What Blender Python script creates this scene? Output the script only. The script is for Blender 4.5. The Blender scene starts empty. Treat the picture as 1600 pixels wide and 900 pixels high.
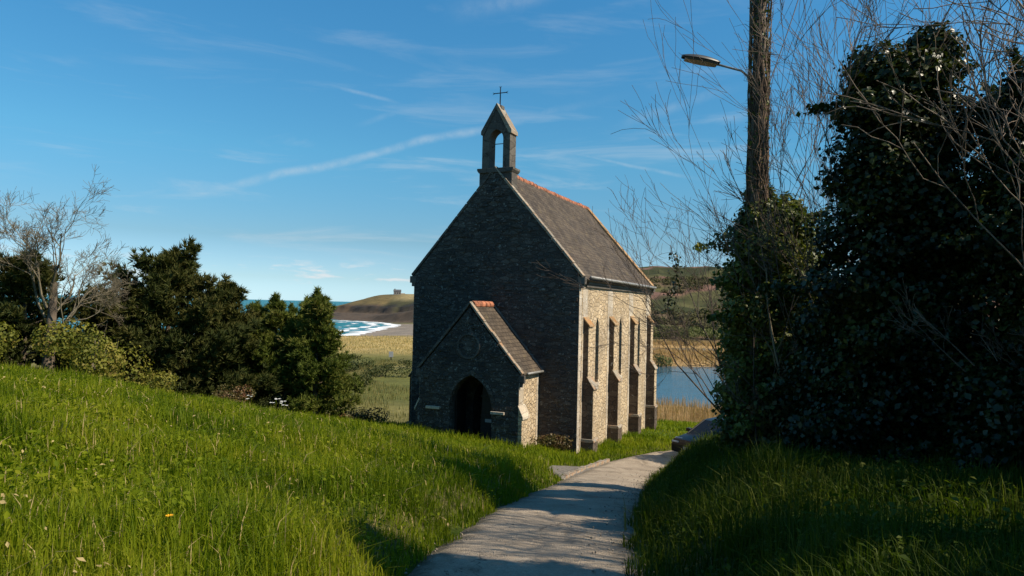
import bpy, bmesh, math, random
import numpy as np
from mathutils import Matrix, Vector

S = bpy.context.scene
COL = S.collection
rad = math.radians

# ------------------------------------------------------------------ camera
FPX = 1100.0                      # focal length in pixels of a 1600 px wide frame
ROLL = rad(1.3)
PITCH = math.atan(27.0 * math.cos(ROLL) / FPX)


def _dir(u, v, w):
    c, s = math.cos(PITCH), math.sin(PITCH)
    return Vector((u, c * w - s * v, s * w + c * v))


RIGHT = _dir(math.cos(ROLL), math.sin(ROLL), 0)
UP = _dir(-math.sin(ROLL), math.cos(ROLL), 0)
FWD = _dir(0, 0, 1)
cam_d = bpy.data.cameras.new("camera")
cam_d.sensor_width = 36
cam_d.lens = FPX / 1600 * 36
cam_d.clip_start = 0.05
cam_d.clip_end = 200000
cam = bpy.data.objects.new("camera", cam_d)
COL.objects.link(cam)
m = Matrix.Identity(4)
for i, a in enumerate((RIGHT, UP, -FWD)):
    for j in range(3):
        m[j][i] = a[j]
cam.matrix_world = m
S.camera = cam

# ------------------------------------------------------------------ light
SUN_EL, SUN_AZ = rad(44), rad(111.2)      # azimuth from +Y towards +X
sun_dir = Vector((math.sin(SUN_AZ) * math.cos(SUN_EL), math.cos(SUN_AZ) * math.cos(SUN_EL), math.sin(SUN_EL)))
sl = bpy.data.lights.new("sun", 'SUN')
sl.energy = 5.0
sl.angle = rad(0.53)
sl.color = (1.0, 0.87, 0.69)
so = bpy.data.objects.new("sun", sl)
COL.objects.link(so)
so.rotation_euler = sun_dir.to_track_quat('Z', 'Y').to_euler()

W = bpy.data.worlds.new("World")
S.world = W
W.use_nodes = True
S.view_settings.view_transform = 'Standard'
S.view_settings.look = 'None'
S.view_settings.gamma = 1
S.view_settings.exposure = 0.46


class NT:
    """small node-tree helper"""

    def __init__(self, tree):
        self.t = tree
        self.n = tree.nodes
        self.l = tree.links

    def new(self, typ, **kw):
        nd = self.n.new(typ)
        for k, v in kw.items():
            setattr(nd, k, v)
        return nd

    def put(self, sock, v):
        if isinstance(v, bpy.types.NodeSocket):
            self.l.new(v, sock)
        else:
            sock.default_value = v

    def math(self, op, a, b=0.0, c=None, clamp=False):
        nd = self.new('ShaderNodeMath', operation=op, use_clamp=clamp)
        self.put(nd.inputs[0], a)
        self.put(nd.inputs[1], b)
        if c is not None:
            self.put(nd.inputs[2], c)
        return nd.outputs[0]

    def vmath(self, op, a, b=(0, 0, 0)):
        nd = self.new('ShaderNodeVectorMath', operation=op)
        self.put(nd.inputs[0], a)
        self.put(nd.inputs[1], b)
        return nd.outputs['Value'] if op == 'DOT_PRODUCT' else nd.outputs[0]

    def mix(self, f, a, b, mode='MIX'):
        nd = self.new('ShaderNodeMix', data_type='RGBA', blend_type=mode)
        self.put(nd.inputs[0], f)
        for s, v in ((nd.inputs[6], a), (nd.inputs[7], b)):
            if not isinstance(v, bpy.types.NodeSocket) and len(v) == 3:
                v = (*v, 1)
            self.put(s, v)
        return nd.outputs[2]

    def noise(self, vec, scale, detail=3, rough=0.55, dist=0.0):
        nd = self.new('ShaderNodeTexNoise')
        self.put(nd.inputs['Vector'], vec)
        nd.inputs['Scale'].default_value = scale
        nd.inputs['Detail'].default_value = detail
        nd.inputs['Roughness'].default_value = rough
        nd.inputs['Distortion'].default_value = dist
        return nd.outputs['Fac']

    def smooth(self, v, lo, hi, a=0.0, b=1.0):
        nd = self.new('ShaderNodeMapRange', interpolation_type='SMOOTHSTEP')
        self.put(nd.inputs[0], v)
        for i, q in enumerate((lo, hi, a, b)):
            nd.inputs[i + 1].default_value = q
        return nd.outputs[0]

    def ramp(self, v, stops):
        nd = self.new('ShaderNodeValToRGB')
        e = nd.color_ramp.elements
        while len(e) < len(stops):
            e.new(0.5)
        for q, (p, c) in zip(e, stops):
            q.position = p
            q.color = (*c, 1)
        self.put(nd.inputs[0], v)
        return nd.outputs[0]


def img_dir(px, py):
    v = RIGHT * ((px - 800) / FPX) - UP * ((py - 450) / FPX) + FWD
    return v.normalized()


# the sky: clear Nishita air, cirrus, contrails and a low bank of small cumulus
t = NT(W.node_tree)
bg = W.node_tree.nodes['Background']
sky = t.new('ShaderNodeTexSky', sky_type='NISHITA')
sky.sun_disc = False
sky.sun_elevation = SUN_EL
sky.sun_rotation = SUN_AZ
sky.altitude = 20
sky.air_density = 1.0
sky.dust_density = 0.15
sky.ozone_density = 1.6
geo = t.new('ShaderNodeTexCoord').outputs['Generated']
sep = t.new('ShaderNodeSeparateXYZ')
t.put(sep.inputs[0], geo)
X_, Y_, Z_ = sep.outputs


def trail(a, b, width, s0, s1, strength):
    """a great-circle streak through two sky directions"""
    A, B = img_dir(*a), img_dir(*b)
    n = A.cross(B).normalized()
    al = (B - A).normalized()
    wob = t.math('MULTIPLY', t.math('SUBTRACT', t.noise(geo, 9, 3), 0.5), width * 2.2)
    d = t.math('ABSOLUTE', t.math('ADD', t.vmath('DOT_PRODUCT', geo, tuple(n)), wob))
    along = t.vmath('DOT_PRODUCT', geo, tuple(al))
    lo, hi = A.dot(al), B.dot(al)
    L = hi - lo
    core = t.smooth(d, 0.0, width, 1, 0)
    ends = t.math('MULTIPLY', t.smooth(along, lo, lo + L * s0), t.smooth(along, hi - L * s1, hi, 1, 0))
    brk = t.smooth(t.noise(geo, 38, 4, 0.65), 0.25, 0.75, 0.25, 1.0)
    return t.math('MULTIPLY', t.math('MULTIPLY', core, ends), t.math('MULTIPLY', brk, strength))


cl = trail((285, 308), (1010, 142), 0.0085, .12, .5, .36)
for args in (((500, 128), (640, 165), .004, .3, .4, .22), ((850, 232), (1110, 283), .004, .3, .3, .24),
             ((545, 198), (690, 152), .006, .4, .4, .12), ((940, 205), (1180, 128), .011, .4, .4, .16),
             ((680, 25), (900, -25), .02, .4, .4, .18)):
    cl = t.math('MAXIMUM', cl, trail(*args))
mp = t.new('ShaderNodeMapping')
t.put(mp.inputs[0], geo)
mp.inputs['Rotation'].default_value = (0, rad(-9), 0)
mp.inputs['Scale'].default_value = (2.2, 2.2, 16)
cir = t.noise(mp.outputs[0], 1.7, 5, 0.62, 0.6)
band = t.math('MULTIPLY', t.smooth(Z_, .02, .11), t.smooth(Z_, .16, .30, 1, .35))
cl = t.math('MAXIMUM', cl, t.math('MULTIPLY', t.smooth(cir, .50, .78), t.math('MULTIPLY', band, .42)))
mp2 = t.new('ShaderNodeMapping')
t.put(mp2.inputs[0], geo)
mp2.inputs['Scale'].default_value = (5, 5, 26)
cu = t.noise(mp2.outputs[0], 2.6, 5, 0.6)
cub = t.math('MULTIPLY', t.smooth(Z_, .018, .034), t.smooth(Z_, .040, .062, 1, 0))
cu = t.math('MULTIPLY', t.smooth(cu, .52, .66), t.math('MULTIPLY', cub, .75))
hs = t.new('ShaderNodeHueSaturation')
hs.inputs['Saturation'].default_value = 1.2
t.put(hs.inputs['Color'], sky.outputs[0])
zen = t.ramp(t.math('DIVIDE', Z_, 0.45), [(0.0, (.30, .48, .86)), (.07, (.27, .38, .56)), (.19, (.235, .325, .39)), (.45, (.265, .475, .49)), (.9, (.28, .57, .60))])
base = t.mix(1.0, hs.outputs[0], t.mix(1.0, zen, (2, 2, 2), 'MULTIPLY'), 'MULTIPLY')
c1 = t.mix(cl, base, (5.0, 5.6, 6.0))
c2 = t.mix(cu, c1, (6.4, 6.5, 6.6))
t.put(bg.inputs[0], c2)
bg.inputs[1].default_value = 0.092

# ------------------------------------------------------------------ helpers
rng = np.random.default_rng(7)


def set_props(o, label=None, cat=None, group=None, kind=None):
    for k, v in (('label', label), ('category', cat), ('group', group), ('kind', kind)):
        if v:
            o[k] = v
    return o


def mesh_np(name, V, F, mat=None, parent=None, smooth=False, mats=None, midx=None, **props):
    """V (n,3); F list of arrays of equal-width faces, or python list of faces"""
    me = bpy.data.meshes.new(name)
    V = np.asarray(V, dtype=np.float32).reshape(-1, 3)
    if isinstance(F, np.ndarray):
        F = [F]
    if len(F) and isinstance(F[0], np.ndarray) and F[0].ndim == 2:
        F = [f for f in F if len(f)]
        loops = np.concatenate([f.reshape(-1) for f in F]).astype(np.int32)
        tot = np.concatenate([np.full(len(f), f.shape[1]) for f in F]).astype(np.int32)
    else:
        loops = np.array([i for f in F for i in f], dtype=np.int32)
        tot = np.array([len(f) for f in F], dtype=np.int32)
    start = np.concatenate([[0], np.cumsum(tot)[:-1]]).astype(np.int32)
    me.vertices.add(len(V))
    me.vertices.foreach_set('co', V.reshape(-1))
    me.loops.add(len(loops))
    me.loops.foreach_set('vertex_index', loops)
    me.polygons.add(len(tot))
    me.polygons.foreach_set('loop_start', start)
    me.polygons.foreach_set('loop_total', tot)
    if smooth:
        me.polygons.foreach_set('use_smooth', np.ones(len(tot), dtype=bool))
    for q in (mats or ([mat] if mat else [])):
        me.materials.append(q)
    if midx is not None:
        me.polygons.foreach_set('material_index', np.asarray(midx, dtype=np.int32))
    me.update(calc_edges=True)
    o = bpy.data.objects.new(name, me)
    COL.objects.link(o)
    if parent:
        o.parent = parent
    set_props(o, **props)
    return o


def empty(name, loc=(0, 0, 0), rz=0.0, **props):
    o = bpy.data.objects.new(name, None)
    COL.objects.link(o)
    o.location = loc
    o.rotation_euler = (0, 0, rz)
    o.empty_display_size = 0.3
    return set_props(o, **props)


class MB:
    """collects shapes into ONE mesh"""

    def __init__(self):
        self.v = []
        self.f = []

    def add(self, V, F):
        b = len(self.v)
        self.v += [tuple(p) for p in V]
        self.f += [tuple(i + b for i in f) for f in F]
        return self

    def box(self, x0, x1, y0, y1, z0, z1, jit=0.0):
        V = [(x, y, z) for z in (z0, z1) for y in (y0, y1) for x in (x0, x1)]
        if jit:
            V = [tuple(c + random.uniform(-jit, jit) for c in p) for p in V]
        return self.add(V, [(0, 2, 3, 1), (4, 5, 7, 6), (0, 1, 5, 4), (2, 6, 7, 3), (0, 4, 6, 2), (1, 3, 7, 5)])

    def prism(self, poly, a, b, axis='y'):
        """poly of (h, z) extruded along axis from a to b; axis y: h is x; axis x: h is y; axis z: poly is (x, y)"""
        n = len(poly)
        if axis == 'y':
            V = [(h, a, z) for h, z in poly] + [(h, b, z) for h, z in poly]
        elif axis == 'x':
            V = [(a, h, z) for h, z in poly] + [(b, h, z) for h, z in poly]
        else:
            V = [(h, z, a) for h, z in poly] + [(h, z, b) for h, z in poly]
        F = [tuple(range(n)), tuple(range(2 * n - 1, n - 1, -1))]
        F += [(i, i + n, (i + 1) % n + n, (i + 1) % n) for i in range(n)]
        return self.add(V, F)

    def tube(self, pts, rs, n=8, cap=True):
        V, F = tube_np([(np.array(pts, float), np.array(rs, float))], n)
        self.add(V.tolist(), F.tolist())
        if cap:
            k = len(pts) * n
            b = len(self.v) - k
            self.f.append(tuple(b + i for i in range(n)))
            self.f.append(tuple(b + k - 1 - i for i in range(n)))
        return self

    def build(self, name, mat, parent=None, smooth=False, bevel=0.0, recalc=True, **props):
        me = bpy.data.meshes.new(name)
        me.from_pydata(self.v, [], self.f)
        bm = bmesh.new()
        bm.from_mesh(me)
        if recalc:
            bmesh.ops.recalc_face_normals(bm, faces=bm.faces)
        if bevel:
            bmesh.ops.bevel(bm, geom=[e for e in bm.edges if e.is_manifold and e.calc_face_angle(0) > 0.3], offset=bevel,
                            segments=2, affect='EDGES', profile=0.6, clamp_overlap=True)
        bm.to_mesh(me)
        bm.free()
        if smooth:
            for p in me.polygons:
                p.use_smooth = True
        me.materials.append(mat)
        o = bpy.data.objects.new(name, me)
        COL.objects.link(o)
        if parent:
            o.parent = parent
        set_props(o, **props)
        return o


def tube_np(lines, n=4):
    VV, FF, base = [], [], 0
    ang = np.arange(n) * 2 * np.pi / n
    ca, sa = np.cos(ang), np.sin(ang)
    for P, R in lines:
        k = len(P)
        T = np.gradient(P, axis=0)
        T /= np.linalg.norm(T, axis=1)[:, None] + 1e-9
        ref = np.where(np.abs(T[:, 2:3]) > 0.9, np.array([[1., 0, 0]]), np.array([[0, 0, 1.]]))
        A = np.cross(T, ref)
        A /= np.linalg.norm(A, axis=1)[:, None] + 1e-9
        B = np.cross(T, A)
        ring = P[:, None, :] + R[:, None, None] * (A[:, None, :] * ca[None, :, None] + B[:, None, :] * sa[None, :, None])
        VV.append(ring.reshape(-1, 3))
        i = np.arange(k - 1)[:, None] * n
        j = np.arange(n)[None, :]
        j2 = (j + 1) % n
        FF.append(np.stack([i + j, i + j2, i + n + j2, i + n + j], -1).reshape(-1, 4) + base)
        base += k * n
    return np.concatenate(VV), np.concatenate(FF)


def vnoise(x, y, seed=0):
    """smooth lattice noise in 0..1"""
    x = np.asarray(x, float)
    y = np.asarray(y, float)
    xi, yi = np.floor(x), np.floor(y)
    fx, fy = x - xi, y - yi
    fx, fy = fx * fx * (3 - 2 * fx), fy * fy * (3 - 2 * fy)

    def hsh(a, b):
        q = np.sin(a * 127.1 + b * 311.7 + seed * 74.7) * 43758.5453
        return q - np.floor(q)
    return (hsh(xi, yi) * (1 - fx) + hsh(xi + 1, yi) * fx) * (1 - fy) + (hsh(xi, yi + 1) * (1 - fx) + hsh(xi + 1, yi + 1) * fx) * fy


def fbm(x, y, seed=0, o=4):
    s, a, tot = 0, 1, 0
    for k in range(o):
        s = s + a * vnoise(x * 2 ** k, y * 2 ** k, seed + k)
        tot += a
        a *= 0.5
    return s / tot


def sstep(a, b, x):
    q = np.clip((x - a) / (b - a), 0, 1)
    return q * q * (3 - 2 * q)


def softplus(x, k=1.0):
    return k * np.logaddexp(0, x / k)


def smax(a, b, k=1.0):
    return k * np.logaddexp(a / k, b / k)


# ------------------------------------------------------------------ materials
def principled(name):
    mt = bpy.data.materials.new(name)
    mt.use_nodes = True
    return mt, NT(mt.node_tree), mt.node_tree.nodes['Principled BSDF']


def simple(name, col, rough=0.6, metal=0.0, var=0.25, scale=6.0, bump=0.0, spec=0.4):
    mt, q, p = principled(name)
    co = q.new('ShaderNodeTexCoord').outputs['Object']
    n = q.noise(co, scale, 5)
    q.put(p.inputs['Base Color'], q.mix(q.smooth(n, .3, .7), tuple(c * (1 - var) for c in col), tuple(min(1, c * (1 + var)) for c in col)))
    p.inputs['Roughness'].default_value = rough
    p.inputs['Metallic'].default_value = metal
    p.inputs['Specular IOR Level'].default_value = spec
    if bump:
        b = q.new('ShaderNodeBump')
        b.inputs['Distance'].default_value = bump
        q.put(b.inputs['Height'], q.noise(co, scale * 4, 5))
        q.put(p.inputs['Normal'], b.outputs[0])
    return mt


def stone(name, cols, mortar, scale=(3.2, 3.2, 5.6), lichen=(.30, .31, .28), lich_amt=0.0, edge=.07, bump=.035, orange=0.0, specks=0.0):
    mt, q, p = principled(name)
    co = q.new('ShaderNodeTexCoord').outputs['Object']
    wob = q.new('ShaderNodeTexNoise')
    q.put(wob.inputs['Vector'], co)
    wob.inputs['Scale'].default_value = 1.9
    wob.inputs['Detail'].default_value = 2
    off = q.vmath('MULTIPLY', q.vmath('SUBTRACT', wob.outputs['Color'], (.5, .5, .5)), (.34, .34, .13))
    vec = q.vmath('MULTIPLY', q.vmath('ADD', co, off), scale)
    v1 = q.new('ShaderNodeTexVoronoi', feature='F1')
    v2 = q.new('ShaderNodeTexVoronoi', feature='DISTANCE_TO_EDGE')
    for v in (v1, v2):
        q.put(v.inputs['Vector'], vec)
        v.inputs['Scale'].default_value = 1.0
        v.inputs['Randomness'].default_value = .85
    sx = q.new('ShaderNodeSeparateColor')
    q.put(sx.inputs[0], v1.outputs['Color'])
    st = q.ramp(sx.outputs[0], [(i / (len(cols) - 1), c) for i, c in enumerate(cols)])
    fine = q.noise(co, 26, 5, .65)
    st = q.mix(.75, st, q.ramp(fine, [(.28, (.50, .50, .50)), (.72, (1.38, 1.36, 1.32))]), 'MULTIPLY')
    big = q.noise(co, .55, 4)
    st = q.mix(.8, st, q.ramp(big, [(.32, (.70, .70, .72)), (.68, (1.25, 1.22, 1.16))]), 'MULTIPLY')
    en = q.math('ADD', v2.outputs['Distance'], q.math('MULTIPLY', q.math('SUBTRACT', fine, .5), .06))
    em = q.smooth(en, edge * .35, edge)
    c = q.mix(em, mortar, st)
    if lich_amt:
        l = q.smooth(q.noise(co, 5.5, 5, .7), 1 - lich_amt, 1.04 - lich_amt)
        c = q.mix(q.math('MULTIPLY', l, .8), c, lichen)
    if specks:
        l = q.math('MULTIPLY', q.smooth(q.noise(co, 13, 4, .6), .60, .66), q.smooth(q.noise(co, 1.1, 3), .35, .6))
        c = q.mix(q.math('MULTIPLY', l, specks), c, (.36, .355, .32))
        l = q.smooth(q.noise(co, .35, 4, .6), .5, .68)
        c = q.mix(q.math('MULTIPLY', l, .45), c, (.085, .06, .04))
    if orange:
        l = q.smooth(q.noise(co, 3.1, 5, .7), .54 - orange * .2, .66)
        c = q.mix(q.math('MULTIPLY', l, orange), c, (.42, .17, .035))
    q.put(p.inputs['Base Color'], c)
    p.inputs['Roughness'].default_value = .9
    p.inputs['Specular IOR Level'].default_value = .2
    b = q.new('ShaderNodeBump')
    b.inputs['Distance'].default_value = bump
    q.put(b.inputs['Height'], q.math('ADD', em, q.math('MULTIPLY', fine, .5)))
    q.put(p.inputs['Normal'], b.outputs[0])
    return mt


M = {}
M['facade'] = stone('shaded_grey_granite', [(.042, .040, .040), (.075, .070, .064), (.056, .048, .043), (.105, .097, .086), (.07, .062, .054)], (.072, .06, .048),
                    (3.1, 3.1, 7.2), (.24, .24, .21), .40, .07, .05, 0.0, .5)  # lichened granite, darkened further: the front's shade is put into the colour
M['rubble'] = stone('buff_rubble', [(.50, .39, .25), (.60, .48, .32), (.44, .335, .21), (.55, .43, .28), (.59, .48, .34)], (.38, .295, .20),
                    (4.4, 4.4, 6.6), (.6, .56, .46), .33, .09, .06)  # buff rubble of the side walls, with the sun's gold put into the tone
M['ashlar'] = stone('pale_ashlar', [(.42, .36, .28), (.49, .43, .345), (.38, .32, .24)], (.27, .22, .17), (1.5, 1.5, 2.9), (.6, .58, .52), .40, .02, .012)
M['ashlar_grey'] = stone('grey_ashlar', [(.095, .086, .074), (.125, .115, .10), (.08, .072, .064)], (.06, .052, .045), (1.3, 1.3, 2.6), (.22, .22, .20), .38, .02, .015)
M['butt'] = stone('shaded_buttress_stone', [(.08, .060, .045), (.115, .088, .065), (.095, .07, .052), (.135, .108, .082)], (.06, .045, .034), (2.6, 2.6, 4.6), (.4, .38, .33), .38, .035, .02)  # dark brown: the shade on the buttress sides is put into this stone
M['coping'] = stone('lichened_coping', [(.26, .235, .19), (.31, .28, .23), (.23, .2, .155)], (.16, .13, .095), (1.2, 1.2, 1.8), (.46, .44, .38), .40, .02, .015, .45)
M['orange_cap'] = stone('orange_lichen_cap', [(.30, .20, .11), (.34, .25, .15), (.25, .16, .08)], (.2, .13, .07), (2, 2, 2), (.42, .38, .30), .38, .01, .01, .6)
M['bronze'] = simple('old_iron', (.03, .03, .035), .5, .6, .3)
M['terracotta'] = simple('terracotta_tile', (.30, .115, .06), .85, 0, .5, 4, .01)
M['zinc'] = simple('zinc_gutter', (.24, .235, .22), .6, .3, .25)
M['wood_dark'] = simple('old_dark_wood', (.014, .010, .009), .6, 0, .4, 8, .004)
M['paper'] = simple('paper_notice', (.30, .30, .29), .8, 0, .1)
M['black'] = simple('void_black', (.008, .008, .009), .9, 0, .2)
M['glass_dark'] = simple('leaded_glass', (.012, .014, .018), .22, 0, .5, 9, .004, .5)


def slate():
    mt, q, p = principled('slate')
    co = q.new('ShaderNodeTexCoord').outputs['Object']
    s = q.new('ShaderNodeSeparateXYZ')
    q.put(s.inputs[0], co)
    cb = q.new('ShaderNodeCombineXYZ')
    q.put(cb.inputs[0], s.outputs[1])
    q.put(cb.inputs[1], q.math('MULTIPLY', s.outputs[2], 1.33))
    br = q.new('ShaderNodeTexBrick')
    q.put(br.inputs['Vector'], cb.outputs[0])
    br.inputs['Scale'].default_value = 1
    br.inputs['Brick Width'].default_value = .26
    br.inputs['Row Height'].default_value = .17
    br.inputs['Mortar Size'].default_value = .008
    br.inputs['Mortar Smooth'].default_value = .3
    br.inputs['Bias'].default_value = 0
    br.inputs['Color1'].default_value = (.064, .053, .043, 1)
    br.inputs['Color2'].default_value = (.105, .088, .070, 1)
    br.inputs['Mortar'].default_value = (.025, .023, .021, 1)
    n = q.noise(co, 1.3, 5, .6)
    c = q.mix(.85, br.outputs[0], q.ramp(n, [(.3, (.55, .52, .50)), (.7, (1.25, 1.12, .98))]), 'MULTIPLY')
    l = q.smooth(q.noise(co, 2.6, 6, .75), .56, .66)
    c = q.mix(q.math('MULTIPLY', l, .5), c, (.13, .105, .05))
    l = q.smooth(q.noise(co, 14, 5, .7), .58, .68)
    c = q.mix(q.math('MULTIPLY', l, .5), c, (.20, .18, .135))
    q.put(p.inputs['Base Color'], c)
    p.inputs['Roughness'].default_value = .85
    p.inputs['Specular IOR Level'].default_value = .2
    b = q.new('ShaderNodeBump')
    b.inputs['Distance'].default_value = .02
    q.put(b.inputs['Height'], q.math('ADD', br.outputs[1], q.noise(co, 11, 4)))
    b.invert = True
    q.put(p.inputs['Normal'], b.outputs[0])
    return mt


M['slate'] = slate()


def leafy(name, cols, trans=.35, rough=.55, spec=.3, nscale=.7, glow=(1.1, 1.25, .5)):
    """leaf material: colour varies leaf by leaf and in patches; some light passes through"""
    mt, q, p = principled(name)
    gi = q.new('ShaderNodeNewGeometry').outputs['Random Per Island']
    co = q.new('ShaderNodeTexCoord').outputs['Object']
    nz = q.noise(co, nscale, 3)
    f = q.math('ADD', q.math('MULTIPLY', gi, .48), q.math('MULTIPLY', q.smooth(nz, .36, .64), .52))
    c = q.ramp(f, [(i / (len(cols) - 1), k) for i, k in enumerate(cols)])
    q.put(p.inputs['Base Color'], c)
    p.inputs['Roughness'].default_value = rough
    p.inputs['Specular IOR Level'].default_value = spec
    if trans:
        tr = q.new('ShaderNodeBsdfTranslucent')
        q.put(tr.inputs[0], q.mix(1.0, c, glow, 'MULTIPLY'))
        mx = q.new('ShaderNodeMixShader')
        mx.inputs[0].default_value = trans
        q.l.new(p.outputs[0], mx.inputs[1])
        q.l.new(tr.outputs[0], mx.inputs[2])
        out = mt.node_tree.nodes['Material Output']
        q.l.new(mx.outputs[0], out.inputs[0])
    return mt


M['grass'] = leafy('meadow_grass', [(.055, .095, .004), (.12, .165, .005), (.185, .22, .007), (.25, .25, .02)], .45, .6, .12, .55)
M['grass_bank_shade'] = leafy('shade_toned_bank_grass', [(.020, .040, .003), (.04, .066, .004), (.068, .092, .008), (.14, .15, .03)], .42, .6, .12, .9)  # greens darkened: the shade on the bank is put into the colour
M['pine'] = leafy('pine_needles', [(.04, .06, .012), (.075, .10, .016), (.12, .135, .024), (.17, .155, .045)], .2, .7, .12, .5)
M['cypress'] = leafy('dark_cypress', [(.02, .03, .008), (.04, .05, .012), (.068, .07, .017), (.10, .088, .026)], .15, .7, .12, .5)
M['gorse'] = leafy('yellow_green_shrub', [(.07, .085, .012), (.13, .14, .02), (.22, .20, .03), (.16, .11, .04)], .3, .6, .2, .8)
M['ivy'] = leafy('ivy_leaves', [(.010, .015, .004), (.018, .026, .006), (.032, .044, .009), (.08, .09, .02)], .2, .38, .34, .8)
M['ivy_olive'] = leafy('olive_ivy_leaves', [(.03, .043, .008), (.062, .08, .013), (.13, .145, .024), (.27, .25, .06)], .28, .45, .3, .9)  # last, brightest tone stands in for sunlit specks on the leaves
M['bramble'] = leafy('bramble_leaves', [(.055, .055, .015), (.09, .08, .022), (.13, .075, .03), (.16, .055, .035)], .25, .5, .35, 1.2)
M['willow'] = leafy('grey_green_scrub', [(.085, .095, .035), (.12, .13, .045), (.16, .16, .06)], .2, .7, .2, .2)
M['scrub'] = leafy('dark_scrub', [(.03, .04, .012), (.055, .065, .018), (.09, .09, .03)], .2, .7, .2, .2)
M['reed'] = leafy('dry_reeds', [(.26, .155, .07), (.36, .23, .11), (.44, .30, .16)], .3, .7, .2, .3)
M['rough'] = leafy('rough_grass', [(.10, .10, .025), (.15, .135, .04), (.21, .175, .065)], .3, .7, .2, .06)
M['dry'] = leafy('dry_marram', [(.36, .27, .11), (.46, .35, .16), (.30, .25, .09)], .3, .7, .2, .1)
M['bark'] = simple('bark', (.11, .085, .06), .9, 0, .45, 5, .02)
M['twig'] = simple('pale_twigs', (.135, .10, .068), .8, 0, .45, 2)
M['twig_dark'] = simple('dark_twigs', (.085, .062, .045), .8, 0, .45, 2)
M['twig_yellow'] = simple('lichened_twigs', (.15, .125, .08), .8, 0, .45, 2)
M['pole'] = simple('weathered_pole', (.13, .10, .075), .9, 0, .4, 7, .02)
M['dead'] = simple('dry_vine', (.115, .075, .048), .9, 0, .5, 5)
M['white_petal'] = simple('white_petals', (.8, .8, .76), .6, 0, .1)
M['yellow_petal'] = simple('orange_petals', (.85, .40, .01), .6, 0, .15)

# ------------------------------------------------------------------ terrain functions (eye level is z = 0)
LANE = np.array([(-.75, -9), (-.35, -4), (-.08, 0), (.06, 3), (.2, 6.6), (.42, 8.6), (.88, 11.3), (1.6, 14.7), (2.42, 18.2), (3.3, 22.0),
                 (4.5, 25.0), (6.3, 27.6), (9, 29.8), (13, 31.4), (20, 33), (30, 35)])
HALF = 1.14


def resample(P, n):
    for _ in range(3):
        Q = np.empty((2 * len(P), 2))
        Q[0], Q[-1] = P[0], P[-1]
        Q[1:-1:2] = .75 * P[:-1] + .25 * P[1:]
        Q[2:-1:2] = .25 * P[:-1] + .75 * P[1:]
        P = Q
    s = np.concatenate([[0], np.cumsum(np.linalg.norm(np.diff(P, axis=0), axis=1))])
    u = np.linspace(0, s[-1], n)
    return np.stack([np.interp(u, s, P[:, 0]), np.interp(u, s, P[:, 1])], 1)


LC = resample(LANE, 240)
LT = np.gradient(LC, axis=0)
LT /= np.linalg.norm(LT, axis=1)[:, None]
_yy = np.linspace(-60, 120, 1801)
_zz = np.interp(_yy, [-60, -10, 0, 6.6, 8.55, 11.3, 14.7, 18.2, 22.2, 25.6, 31, 38, 45, 120],
                [2.0, -.35, -1.6, -2.57, -2.88, -3.35, -3.95, -4.57, -5.25, -5.62, -6.05, -6.6, -7.1, -10.5])
_zz = np.convolve(np.pad(_zz, 12, mode='edge'), np.ones(25) / 25, 'valid')


def zl(y):
    return np.interp(y, _yy, _zz)


def lane_dist(x, y):
    """distance beyond the lane's edge and the side (-1 left, +1 right)"""
    x = np.asarray(x, float).ravel()
    y = np.asarray(y, float).ravel()
    e = np.empty(len(x))
    sd = np.empty(len(x))
    for i in range(0, len(x), 20000):
        dx = x[i:i + 20000, None] - LC[None, :, 0]
        dy = y[i:i + 20000, None] - LC[None, :, 1]
        k = np.argmin(dx * dx + dy * dy, axis=1)
        r = np.arange(len(k))
        ax, ay = dx[r, k], dy[r, k]
        cr = ax * LT[k, 1] - ay * LT[k, 0]
        e[i:i + 20000] = np.hypot(ax, ay)
        sd[i:i + 20000] = np.sign(cr)
    return e - HALF, sd


SEA = np.array([(-3000, 150), (-400, 225), (-160, 258), (-95, 272), (-68, 286), (-66, 300), (-68, 342), (-69, 379), (-68, 407), (-73, 446), (-83, 471),
                (-103, 500), (-125, 520), (-165, 590), (-198, 690), (-222, 780), (-250, 850), (-268, 900), (-258, 970), (-200, 1080),
                (0, 1250), (600, 1500), (1500, 1800), (4000, 2000), (70000, 2500), (70000, 70000), (-70000, 70000), (-70000, 150)], float)


def poly_sdf(x, y, P):
    """signed distance, positive inside"""
    d = np.full(len(x), 1e18)
    ins = np.zeros(len(x), bool)
    n = len(P)
    for i in range(n):
        a, b = P[i], P[(i + 1) % n]
        ex, ey = b - a
        px, py = x - a[0], y - a[1]
        tt = np.clip((px * ex + py * ey) / (ex * ex + ey * ey), 0, 1)
        d = np.minimum(d, (px - tt * ex) ** 2 + (py - tt * ey) ** 2)
        c = (a[1] > y) != (b[1] > y)
        with np.errstate(divide='ignore', invalid='ignore'):
            ins ^= c & (x < ex * (y - a[1]) / (ey if ey != 0 else 1e-9) + a[0])
    return np.sqrt(d) * np.where(ins, 1, -1)


WATER = -14.0


def crest(x, y):
    return ((x + 11) * -7 + (y - 20) * 6.6) / 9.62


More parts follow.
